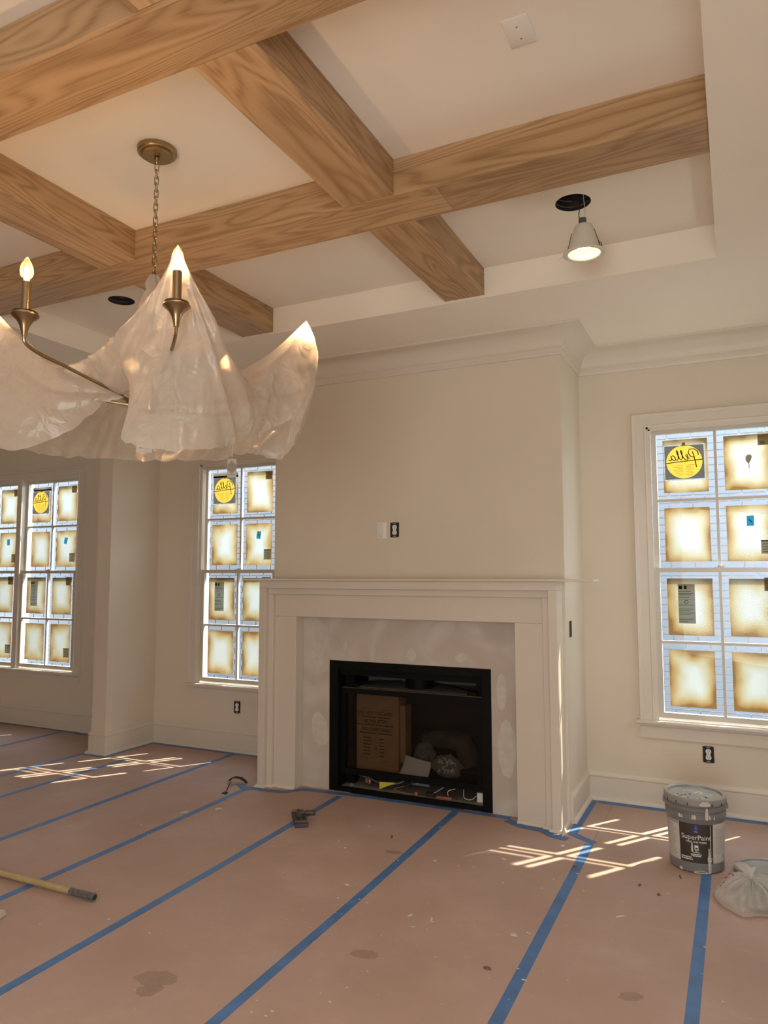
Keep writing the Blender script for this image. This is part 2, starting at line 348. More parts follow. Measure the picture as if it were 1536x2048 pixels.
# ------------------------------------------------------------------ mesh helpers
def world_loc(o):
    v = Vector((0, 0, 0))
    while o is not None: v += o.location; o = o.parent
    return v
class MB:
    def __init__(s): s.v = []; s.f = []; s.sm = []
    def add(s, vs, fs, smooth=False):
        b = len(s.v); s.v += [tuple(x) for x in vs]
        for f in fs: s.f.append([i + b for i in f]); s.sm.append(smooth)
        return s
    def box(s, x0, x1, y0, y1, z0, z1):
        if x0 > x1: x0, x1 = x1, x0
        if y0 > y1: y0, y1 = y1, y0
        if z0 > z1: z0, z1 = z1, z0
        v = [(x0, y0, z0), (x1, y0, z0), (x1, y1, z0), (x0, y1, z0), (x0, y0, z1), (x1, y0, z1), (x1, y1, z1), (x0, y1, z1)]
        return s.add(v, [(0, 3, 2, 1), (4, 5, 6, 7), (0, 1, 5, 4), (1, 2, 6, 5), (2, 3, 7, 6), (3, 0, 4, 7)])
    def obox(s, c, ax, ay, az, hx, hy, hz):
        c = Vector(c); ax, ay, az = Vector(ax), Vector(ay), Vector(az); v = []
        for k in (-1, 1):
            for (i, j) in ((-1, -1), (1, -1), (1, 1), (-1, 1)): v.append(c + ax * i * hx + ay * j * hy + az * k * hz)
        return s.add(v, [(0, 3, 2, 1), (4, 5, 6, 7), (0, 1, 5, 4), (1, 2, 6, 5), (2, 3, 7, 6), (3, 0, 4, 7)])
    def tube(s, path, r, n=10, caps=True, closed=False):
        P = [Vector(p) for p in path]; m = len(P)
        rr = r if isinstance(r, (list, tuple)) else [r] * m
        T = []
        for i in range(m):
            if closed: t = P[(i + 1) % m] - P[i - 1]
            else: t = P[min(i + 1, m - 1)] - P[max(i - 1, 0)]
            T.append(t.normalized())
        ref = Vector((0, 0, 1)) if abs(T[0].z) < 0.9 else Vector((1, 0, 0))
        u = T[0].cross(ref).normalized(); vs = []; fs = []
        for i in range(m):
            u = (u - T[i] * u.dot(T[i])).normalized(); w_ = T[i].cross(u)
            for k in range(n):
                a = 2 * PI * k / n; vs.append(P[i] + (u * math.cos(a) + w_ * math.sin(a)) * rr[i])
        rng = m if closed else m - 1
        for i in range(rng):
            a0 = i * n; b0 = ((i + 1) % m) * n
            for k in range(n): fs.append((a0 + k, a0 + (k + 1) % n, b0 + (k + 1) % n, b0 + k))
        s.add(vs, fs, True)
        if caps and not closed:
            s.add(vs[:n], [tuple(reversed(range(n)))]); s.add(vs[-n:], [tuple(range(n))])
        return s
    def lathe(s, prof, c=(0, 0, 0), n=32, a0=0.0, a1=2 * PI, smooth=True):
        c = Vector(c); full = abs(a1 - a0 - 2 * PI) < 1e-6; m = n if full else n + 1; vs = []; fs = []
        for (r, z) in prof:
            for k in range(m):
                a = a0 + (a1 - a0) * k / n; vs.append(c + Vector((r * math.cos(a), r * math.sin(a), z)))
        for i in range(len(prof) - 1):
            for k in range(n):
                k2 = (k + 1) % m
                fs.append((i * m + k, i * m + k2, (i + 1) * m + k2, (i + 1) * m + k))
        return s.add(vs, fs, smooth)
    def poly_prism(s, pts2, conv, d0, d1):
        # pts2: outline; conv(p, d) -> 3D point
        n = len(pts2); vs = [conv(p, d0) for p in pts2] + [conv(p, d1) for p in pts2]
        fs = [tuple(range(n)), tuple(reversed(range(n, 2 * n)))]
        fs += [(i, i + n, (i + 1) % n + n, (i + 1) % n) for i in range(n)]
        return s.add(vs, fs)
    def sweep(s, path, prof, normal, closed=False, caps=True):
        # prof: (a, b): a to the left of the path in the plane, b along the plane normal
        nrm = Vector(normal); P = [Vector(p) for p in path]; m = len(P); k = len(prof); vs = []; fs = []
        for i in range(m):
            d0 = (P[i] - P[i - 1]).normalized() if (i > 0 or closed) else None
            d1 = (P[(i + 1) % m] - P[i]).normalized() if (i < m - 1 or closed) else None
            if d0 is None: d0 = d1
            if d1 is None: d1 = d0
            l0, l1 = nrm.cross(d0), nrm.cross(d1)
            mt = (l0 + l1); mt = mt / max(1e-6, mt.dot(l0))
            for (a, b) in prof: vs.append(P[i] + mt * a + nrm * b)
        for i in range(m if closed else m - 1):
            i2 = (i + 1) % m
            for j in range(k):
                j2 = (j + 1) % k
                fs.append((i * k + j, i * k + j2, i2 * k + j2, i2 * k + j))
        s.add(vs, fs)
        if caps and not closed:
            s.add(vs[:k], [tuple(reversed(range(k)))]); s.add(vs[-k:], [tuple(range(k))])
        return s
    def sheet(s, x0, x1, y, z0, z1):
        return s.add([(x0, y, z0), (x1, y, z0), (x1, y, z1), (x0, y, z1)], [(0, 1, 2, 3)])
    def leaf(s, pts2, y):
        return s.add([(p[0], y, p[1]) for p in pts2], [tuple(range(len(pts2)))])
    def frame_xz(s, x0, x1, z0, z1, wl, wr, wb, wt, y0, y1):
        o = [(x0, z0), (x1, z0), (x1, z1), (x0, z1)]; i = [(x0 + wl, z0 + wb), (x1 - wr, z0 + wb), (x1 - wr, z1 - wt), (x0 + wl, z1 - wt)]
        vs = [(a, y0, b) for a, b in o + i] + [(a, y1, b) for a, b in o + i]; fs = []
        for k in range(4):
            q = (k + 1) % 4
            fs += [(k, q, 4 + q, 4 + k), (8 + k, 12 + k, 12 + q, 8 + q), (k, 8 + k, 8 + q, q), (4 + k, 4 + q, 12 + q, 12 + k)]
        return s.add(vs, fs)
    def build(s, name, mat, parent=None, bevel=0, recalc=True, seg=2):
        me = bpy.data.meshes.new(name)
        off = world_loc(parent) if parent else Vector((0, 0, 0))
        me.from_pydata([tuple(Vector(v) - off) for v in s.v], [], s.f)
        for p, sm in zip(me.polygons, s.sm): p.use_smooth = sm
        if recalc:
            bm = bmesh.new(); bm.from_mesh(me); bmesh.ops.remove_doubles(bm, verts=bm.verts, dist=2e-5); bmesh.ops.recalc_face_normals(bm, faces=bm.faces); bm.to_mesh(me); bm.free(); me.set_sharp_from_angle(angle=math.radians(34))
        me.materials.append(M[mat] if isinstance(mat, str) else mat)
        o = bpy.data.objects.new(name, me); COL.objects.link(o)
        if parent: o.parent = parent
        if bevel > 0:
            md = o.modifiers.new('bevel', 'BEVEL'); md.width = bevel; md.segments = seg; md.limit_method = 'ANGLE'
        return o
def tag(o, label=None, cat=None, group=None, kind=None):
    if label: o['label'] = label
    if cat: o['category'] = cat
    if group: o['group'] = group
    if kind: o['kind'] = kind
    return o
def thing(name, loc, label, cat, group=None, kind=None):
    o = bpy.data.objects.new(name, None); o.empty_display_size = 0.05; COL.objects.link(o); o.location = loc
    return tag(o, label, cat, group, kind)
def box(name, mat, parent, *b, bevel=0): return MB().box(*b).build(name, mat, parent, bevel)
def text_verts(txt, size, align='CENTER', shear=0.0, bold=0.0):
    cu = bpy.data.curves.new('lettering', 'FONT'); cu.body = txt; cu.size = size; cu.align_x = align; cu.shear = shear; cu.offset = bold
    cu.resolution_u = 3
    o = bpy.data.objects.new('lettering', cu); COL.objects.link(o)
    dg = bpy.context.evaluated_depsgraph_get(); dg.update()
    me = bpy.data.meshes.new_from_object(o.evaluated_get(dg))
    vs = [(v.co.x, v.co.y) for v in me.vertices]; fs = [tuple(p.vertices) for p in me.polygons]
    bpy.data.objects.remove(o); bpy.data.curves.remove(cu); bpy.data.meshes.remove(me)
    return vs, fs
def blob(n, rx, ry, jag=0.25, seed=0):
    rnd = random.Random(seed); out = []
    for i in range(n):
        a = 2 * PI * i / n; k = 1 + rnd.uniform(-jag, jag); out.append((rx * k * math.cos(a), ry * k * math.sin(a)))
    return out

# ------------------------------------------------------------------ key dimensions (metres; floor 0, window wall y = 0)
XR, XL, YF = 1.20, -8.60, -7.25           # right wall, left end, wall behind the camera
XCR, XCL, YC = -0.536, -2.743, -0.612     # chimney breast
XW, XWL, YW = -4.488, -4.650, -0.581      # stub wall
ZS, ZT, ZB = 3.14, 3.3147, 3.1538         # soffit, tray ceiling, underside of beams
TX0, TX1, TY0, TY1 = -3.705, 0.417, -6.06, -1.345
CH = Vector((-1.664, -3.081, 0))          # chandelier axis
WT = 0.13                                 # window wall thickness
W_UNITS = [0.349, -3.562, -5.985, -6.865] # centres of the window units

# ------------------------------------------------------------------ structure
def structure():
    # floor and its paper
    fl = MB().box(XL, XR, YF, 0.0, -0.12, -0.006).build('floor', 'subfloor')
    tag(fl, 'wood floor covered with salmon-pink rosin paper taped in strips', 'floor', kind='structure')
    xs = [XL, -7.9, -7.2, -6.4, -5.592, -4.70, -4.22, -3.49, -2.79, -2.085, -1.23, -0.36, 0.25, XR]
    for a, b in zip(xs[:-1], xs[1:]):
        y1 = -0.01
        if a > -2.6 and b < -0.5: y1 = -0.625
        p = MB().box(a + 0.001, b - 0.001, YF, y1, -0.006, 0.0).build('paper_sheet', 'rosin_paper', fl)
    for k, (x, y, rx, ry, an) in enumerate([(-1.62, -3.02, 0.085, 0.05, 0.3), (-1.585, -3.09, 0.05, 0.04, 0.9), (-0.98, -2.52, 0.06, 0.035, 0.2), (0.04, -2.36, 0.045, 0.028, 0.5), (-1.33, -1.48, 0.05, 0.022, 0.1)]):
        pts = [(x + p * math.cos(an) - q * math.sin(an), y + p * math.sin(an) + q * math.cos(an)) for p, q in blob(22, rx, ry, 0.12, 50 + k)]
        MB().poly_prism(pts, lambda p, d: (p[0], p[1], d), 0.0, 0.0003 + 0.0001 * k).build('damp_stain', 'rosin_stain', fl)
    def strip(pts, wd=0.048, z=0.0):
        mb = MB(); P = [Vector((x, y, 0)) for x, y in pts]
        mb.sweep(P, [(-wd / 2, z), (wd / 2, z), (wd / 2, z + 0.0009), (-wd / 2, z + 0.0009)], (0, 0, 1))
        return mb.build('tape_strip', 'tape', fl)
    for x, x2, y1 in [(-1.232, -1.262, -0.665), (0.248, 0.25, -0.09), (-2.066, -2.105, -0.72), (-2.775, -2.80, -0.86), (-3.483, -3.51, -0.09),
                      (-4.25, -4.215, -0.63), (-4.715, -4.70, -0.63), (-5.592, -5.592, -0.09)]:
        strip([(x, YF + 0.05), (x * 0.6 + x2 * 0.4, -2.1), (x2, y1)])
    strip([(-0.335, YF + 0.05), (-0.366, -1.8), (-0.372, -0.89)], 0.05)
    strip([(-0.347, -0.866), (-0.492, -0.765), (-0.492, -0.06)], 0.052, 0.0009)
    strip([(-0.46, -0.068), (XR - 0.03, -0.068)], 0.058)
    strip([(XW + 0.045, -0.062), (XCL - 0.04, -0.062)], 0.048)
    strip([(XL + 0.1, -0.05), (-5.45, -0.05), (-5.30, -0.10)], 0.05, 0.0012)
    strip([(-5.42, -0.06), (XWL - 0.03, -0.06)], 0.04)
    strip([(XW + 0.045, -0.05), (XW + 0.045, YW - 0.045), (XWL - 0.05, YW - 0.045)], 0.04, 0.001)
    strip([(XCL - 0.10, -0.835), (-2.62, -0.828), (-2.50, -0.80), (-2.42, -0.69), (-2.0, -0.655)], 0.055, 0.001)
    strip([(-2.0, -0.650), (-0.90, -0.650)], 0.05, 0.0005)
    strip([(-0.91, -0.70), (-0.80, -0.765), (-0.66, -0.785), (-0.60, -0.84), (-0.50, -0.87)], 0.06, 0.0012)
    strip([(-2.755, -0.87), (-2.83, -0.85), (-2.90, -0.80)], 0.05, 0.0015)

    # window wall with its openings
    holes = [(W_UNITS[0] - 0.433, W_UNITS[0] + 0.433), (W_UNITS[1] - 0.433, W_UNITS[1] + 0.433), (W_UNITS[3] - 0.433, W_UNITS[2] + 0.433)]
    ed = sorted([XL, XR + 0.15] + [v for h in holes for v in h])
    mb = MB()
    for a, b in zip(ed[:-1], ed[1:]):
        c = (a + b) / 2
        if any(h[0] < c < h[1] for h in holes):
            mb.box(a, b, 0, WT, -0.12, 0.545); mb.box(a, b, 0, WT, 2.556, 3.6)
        else: mb.box(a, b, 0, WT, -0.12, 3.6)
    tag(mb.build('wall_back', 'wall_paint'), 'cream painted wall with the windows, behind the fireplace', 'wall', kind='structure')
    # right wall (out of view), wall behind the camera; window and door here are added
    y0, y1 = -0.74, -0.10
    D = thing('window_4', (XR + 0.05, -0.42, 0.6), 'added unseen window in the right wall, behind a fill light', 'window', kind='structure')  # added window, a setting for the side fill light
    fr = MB().box(XR + 0.03, XR + 0.07, y0, y0 + 0.05, 0.6, 2.5).box(XR + 0.03, XR + 0.07, y1 - 0.05, y1, 0.6, 2.5).box(XR + 0.03, XR + 0.07, y0 + 0.05, y1 - 0.05, 0.6, 0.66).box(XR + 0.03, XR + 0.07, y0 + 0.05, y1 - 0.05, 2.44, 2.5).build('sash', 'trim_paint', D)
    MB().box(XR + 0.048, XR + 0.052, y0 + 0.05, y1 - 0.05, 0.66, 2.44).build('pane', 'window_glass', fr)
    MB().box(XR + 0.056, XR + 0.058, y0 + 0.05, y1 - 0.05, 0.66, 2.44).build('sky_blocker', 'cardboard', fr)  # opaque sheet added to keep sun and sky out
    mb = MB(); mb.box(XR, XR + 0.15, YF, y0, -0.12, 3.6).box(XR, XR + 0.15, y1, 0, -0.12, 3.6).box(XR, XR + 0.15, y0, y1, -0.12, 0.6).box(XR, XR + 0.15, y0, y1, 2.5, 3.6)
    tag(mb.build('wall_right', 'wall_paint'), 'cream side wall with an added unseen window on the right', 'wall', kind='structure')
    mb = MB(); mb.box(XL, -0.45, YF - 0.15, YF, -0.12, 3.6).box(1.15, XR + 0.15, YF - 0.15, YF, -0.12, 3.6).box(-0.45, 1.15, YF - 0.15, YF, 2.5, 3.6).box(-0.45, 1.15, YF - 0.15, YF, -0.12, 0.0)
    tag(mb.build('wall_front', 'wall_paint'), 'cream wall with an opening for an added door behind the viewer', 'wall', kind='structure')
    D = thing('added_door', (0.35, YF - 0.05, 0), 'added unseen double door behind the viewer, behind a fill light', 'door', kind='structure')  # added door, a setting for the rear fill light
    for xd in (-0.45, 0.35):
        mb = MB(); mb.frame_xz(xd, xd + 0.8, 0, 2.5, 0.1, 0.1, 0.2, 0.1, YF - 0.07, YF - 0.03)
        lf = mb.build('door_leaf', 'trim_paint', D)
        MB().box(xd + 0.1, xd + 0.7, YF - 0.052, YF - 0.048, 0.2, 2.4).build('pane', 'window_glass', lf)
        MB().box(xd + 0.1, xd + 0.7, YF - 0.060, YF - 0.058, 0.2, 2.4).build('sky_blocker', 'cardboard', lf)  # added sheet, stops the sky entering behind the fill light
    tag(box('wall_left', 'wall_paint', None, XL - 0.15, XL, YF - 0.15, WT, -0.12, 3.6), 'cream end wall of the adjoining space on the left', 'wall', kind='structure')
    tag(box('wall_stub', 'wall_paint', None, XWL, XW, YW, 0.0, 0.0, ZS), 'short painted stub wall projecting between two windows', 'wall', kind='structure')
    # chimney breast with the firebox opening
    mb = MB(); t = 0.10
    mb.box(XCL, XCL + t, YC, 0, 0, ZS).box(XCR - t, XCR, YC, 0, 0, ZS)
    mb.box(XCL + t, XCR - t, YC, YC + t, 1.30, ZS)
    ch = mb.build('wall_chimney', 'wall_paint'); tag(ch, 'cream chimney breast above and beside the fireplace', 'wall', kind='structure')
    mb = MB(); yd = YC
    mb.poly_prism([(XCL + t, 0), (-2.25, 0), (-2.25, 0.92), (-1.03, 0.92), (-1.03, 0), (XCR - t, 0), (XCR - t, 1.30), (XCL + t, 1.30)], lambda p, d: (p[0], yd + d, p[1]), 0, 0.02)
    dw = mb.build('drywall_panel', 'drywall', ch); tag(dw, 'bare drywall with joint compound around the firebox')
    conv = lambda p, d: (p[0], YC - d, p[1])
    for i, (x, z, rx, rz, ang) in enumerate([(-2.13, 1.00, 0.016, 0.06, -0.25), (-1.90, 0.985, 0.02, 0.065, -0.1), (-1.60, 0.985, 0.034, 0.045, 0),
                                             (-1.235, 0.985, 0.045, 0.03, 0.3), (-2.33, 0.42, 0.07, 0.12, 0.2), (-2.36, 0.95, 0.06, 0.10, 0.1), (-0.93, 0.42, 0.06, 0.18, 0), (-0.96, 0.78, 0.035, 0.12, 0)]):
        pts = [(x + a * math.cos(ang) - b * math.sin(ang), z + a * math.sin(ang) + b * math.cos(ang)) for a, b in blob(26, rx, rz, 0.07, i)]
        MB().poly_prism(pts, conv, 0.0002, 0.0012).build('compound_patch', 'joint_compound', ch)

    # ceiling: soffit ring, tray, hole for the recessed lights
    mb = MB(); zt = 3.6
    mb.box(XL, TX0, YF, 0, ZS, zt).box(TX1, XR, YF, 0, ZS, zt).box(TX0, TX1, TY1, 0, ZS, zt).box(TX0, TX1, YF, TY0, ZS, zt)
    cans = [(-0.190, -1.877), (-3.078, -1.895)]; R = 0.083; n = 32; q = 0.2
    xs = sorted([TX0, TX1] + [c[0] + s * q for c in cans for s in (-1, 1)])
    ys = [TY0, cans[0][1] - q, cans[0][1] + q, TY1]
    for a, b in zip(xs[:-1], xs[1:]):
        for c, d in zip(ys[:-1], ys[1:]):
            hit = [k for k in cans if a < k[0] < b and c < k[1] < d]
            if not hit:
                mb.add([(a, c, ZT), (b, c, ZT), (b, d, ZT), (a, d, ZT)], [(0, 1, 2, 3)]); continue
            kx, ky = hit[0]; inner = []; outer = []
            rnd = random.Random(int(kx * 100))
            for i in range(n):
                an = 2 * PI * i / n; ca, sa = math.cos(an), math.sin(an)
                rr = R * (1 + rnd.uniform(-0.012, 0.012)); inner.append((kx + rr * ca, ky + rr * sa, ZT))
                tx = ((b - kx) if ca > 0 else (a - kx)) / ca if abs(ca) > 1e-9 else 1e9
                ty = ((d - ky) if sa > 0 else (c - ky)) / sa if abs(sa) > 1e-9 else 1e9
                t_ = min(tx, ty); outer.append((kx + t_ * ca, ky + t_ * sa, ZT))
            mb.add(inner + outer, [(i, (i + 1) % n, n + (i + 1) % n, n + i) for i in range(n)])
            for cx_, cy_ in ((a, c), (b, c), (b, d), (a, d)):
                # corner triangles left by the radial fan
                an = math.atan2(cy_ - ky, cx_ - kx) % (2 * PI); i = int(an / (2 * PI / n))
                mb.add([outer[i], outer[(i + 1) % n], (cx_, cy_, ZT)], [(0, 1, 2)])
    mb.box(TX0, TX1, TY0, TY1, zt - 0.02, zt)
    tag(mb.build('ceiling', 'ceiling_paint', recalc=False), 'pale painted ceiling with a recessed tray crossed by beams', 'ceiling', kind='structure')

    # crown, baseboards, shoe
    path = [(XR, YF + 0.01, 0), (XR, 0, 0), (XCR, 0, 0), (XCR, YC, 0), (XCL, YC, 0), (XCL, 0, 0), (XW, 0, 0), (XW, YW, 0), (XWL, YW, 0), (XWL, 0, 0), (XL, 0, 0)]
    prof = [(0, 2.968), (0.012, 2.968), (0.016, 2.985), (0.020, 2.990), (0.020, 3.012), (0.028, 3.018)]
    for i in range(9):
        a = i / 8 * PI / 2; prof.append((0.028 + 0.112 * (1 - math.cos(a)), 3.018 + 0.104 * math.sin(a)))
    prof += [(0.150, 3.124), (0.150, ZS), (0, ZS)]
    tag(MB().sweep(path, prof, (0, 0, 1)).build('trim_1', 'trim_paint'), 'cream cove crown moulding where walls meet ceiling', 'crown moulding', kind='structure')
    bp = [(0, 0.0), (0.017, 0.0), (0.017, 0.146), (0.0145, 0.149), (0.0145, 0.153), (0.020, 0.157), (0.021, 0.163), (0.013, 0.171), (0.009, 0.181), (0.008, 0.187), (0, 0.187)]
    sh = [(0.017, 0.0), (0.037, 0.0), (0.0365, 0.010), (0.032, 0.019), (0.025, 0.0245), (0.017, 0.026)]
    runs = [('baseboard_right', [(XR, YF + 0.01, 0), (XR, 0, 0), (XCR, 0, 0), (XCR, -0.585, 0)], 'cream baseboard with shoe moulding right of the fireplace'),
            ('baseboard_left', [(XCL, -0.585, 0), (XCL, 0, 0), (XW, 0, 0), (XW, YW, 0), (XWL, YW, 0), (XWL, 0, 0), (XL, 0, 0)], 'cream baseboard with shoe moulding left of the fireplace')]
    for nm, p, lb in runs:
        b = MB().sweep(p, bp, (0, 0, 1)).build(nm, 'trim_paint'); tag(b, lb, 'baseboard', kind='structure')
        MB().sweep(p, sh, (0, 0, 1)).build('shoe_moulding', 'trim_paint', b)

    # outside: ground and a brick wall facing the windows
    g = box('exterior_ground', 'exterior_ground', None, -14, 6, WT, 12, -0.7, -0.6)
    tag(g, 'pale ground outside the windows', 'ground', kind='structure')
    YB = 2.05
    wl = box('exterior_wall', 'mortar', None, -13, 4, YB, YB + 0.2, -0.6, 3.05)
    tag(wl, 'brick wall of a building facing the windows', 'wall', kind='structure')
    me = MB().box(-0.0965, 0.0965, -0.012, 0.02, -0.0285, 0.0285).build('brick', 'brick', wl)
    me.location = (-0.7, YB, 0.2)
    count = 0
    for row in range(0, 37):
        z = 0.06 + row * 0.068
        for c in range(-4, 4):
            x = -0.10 + c * 0.205 + (0.1025 if row % 2 else 0)
            if row == 0 and c == -4: me.location = (x, YB, z); continue
            o = bpy.data.objects.new('brick', me.data); COL.objects.link(o); o.parent = wl; o.location = (x, YB, z); count += 1
    mb = MB()
    for row in range(-9, 60):
        z = 0.06 + row * 0.068
        for c in range(-62, 18):
            x = -0.10 + c * 0.205 + (0.1025 if row % 2 else 0)
            if 0 <= row < 37 and -4 <= c < 4: continue
            if z > 3.0 or z < -0.55: continue
            mb.box(x - 0.0965, x + 0.0965, YB - 0.012, YB + 0.02, z - 0.0285, z + 0.0285)
    tag(mb.build('brickwork', 'brick', wl, recalc=False), kind='stuff')
structure()

# ------------------------------------------------------------------ windows
def ribbon(mb, P, r):
    L = []; n = len(P)
    for i in range(n):
        d = (P[min(i + 1, n - 1)] - P[max(i - 1, 0)]).normalized(); s = Vector((0, -1, 0)).cross(d) * r
        L += [P[i] - s, P[i] + s]
    mb.add(L, [(2 * i, 2 * i + 1, 2 * i + 3, 2 * i + 2) for i in range(n - 1)])
def film_stroke(mb, pts, r, y):
    # flat ribbon of constant width in the x-z plane
    P = [Vector((x, y, z)) for x, z in pts]
    ribbon(mb, P, r)
def script_strokes(cx, cz, s):
    raw = [[(0.10, -0.42), (0.16, -0.05), (0.24, 0.35), (0.30, 0.52)],
           [(-0.02, 0.30), (0.02, 0.50), (0.20, 0.66), (0.46, 0.66), (0.52, 0.44), (0.38, 0.22), (0.20, 0.18)],
           [(0.44, 0.10), (0.58, 0.18), (0.66, 0.32), (0.60, 0.38), (0.54, 0.24), (0.56, 0.06), (0.66, 0.04), (0.78, 0.16), (0.94, 0.56), (0.92, 0.66), (0.86, 0.52), (0.84, 0.16), (0.90, 0.04), (1.00, 0.14), (1.16, 0.56), (1.14, 0.66), (1.08, 0.52), (1.06, 0.16), (1.10, 0.04), (1.20, 0.10)],
           [(1.44, 0.30), (1.34, 0.34), (1.22, 0.20), (1.22, 0.06), (1.32, 0.04), (1.42, 0.16), (1.46, 0.30), (1.42, 0.08), (1.50, 0.04), (1.60, 0.10)]]
    return [[(cx - (x - 0.75) * s, cz + (z - 0.05) * s) for x, z in st] for st in raw]
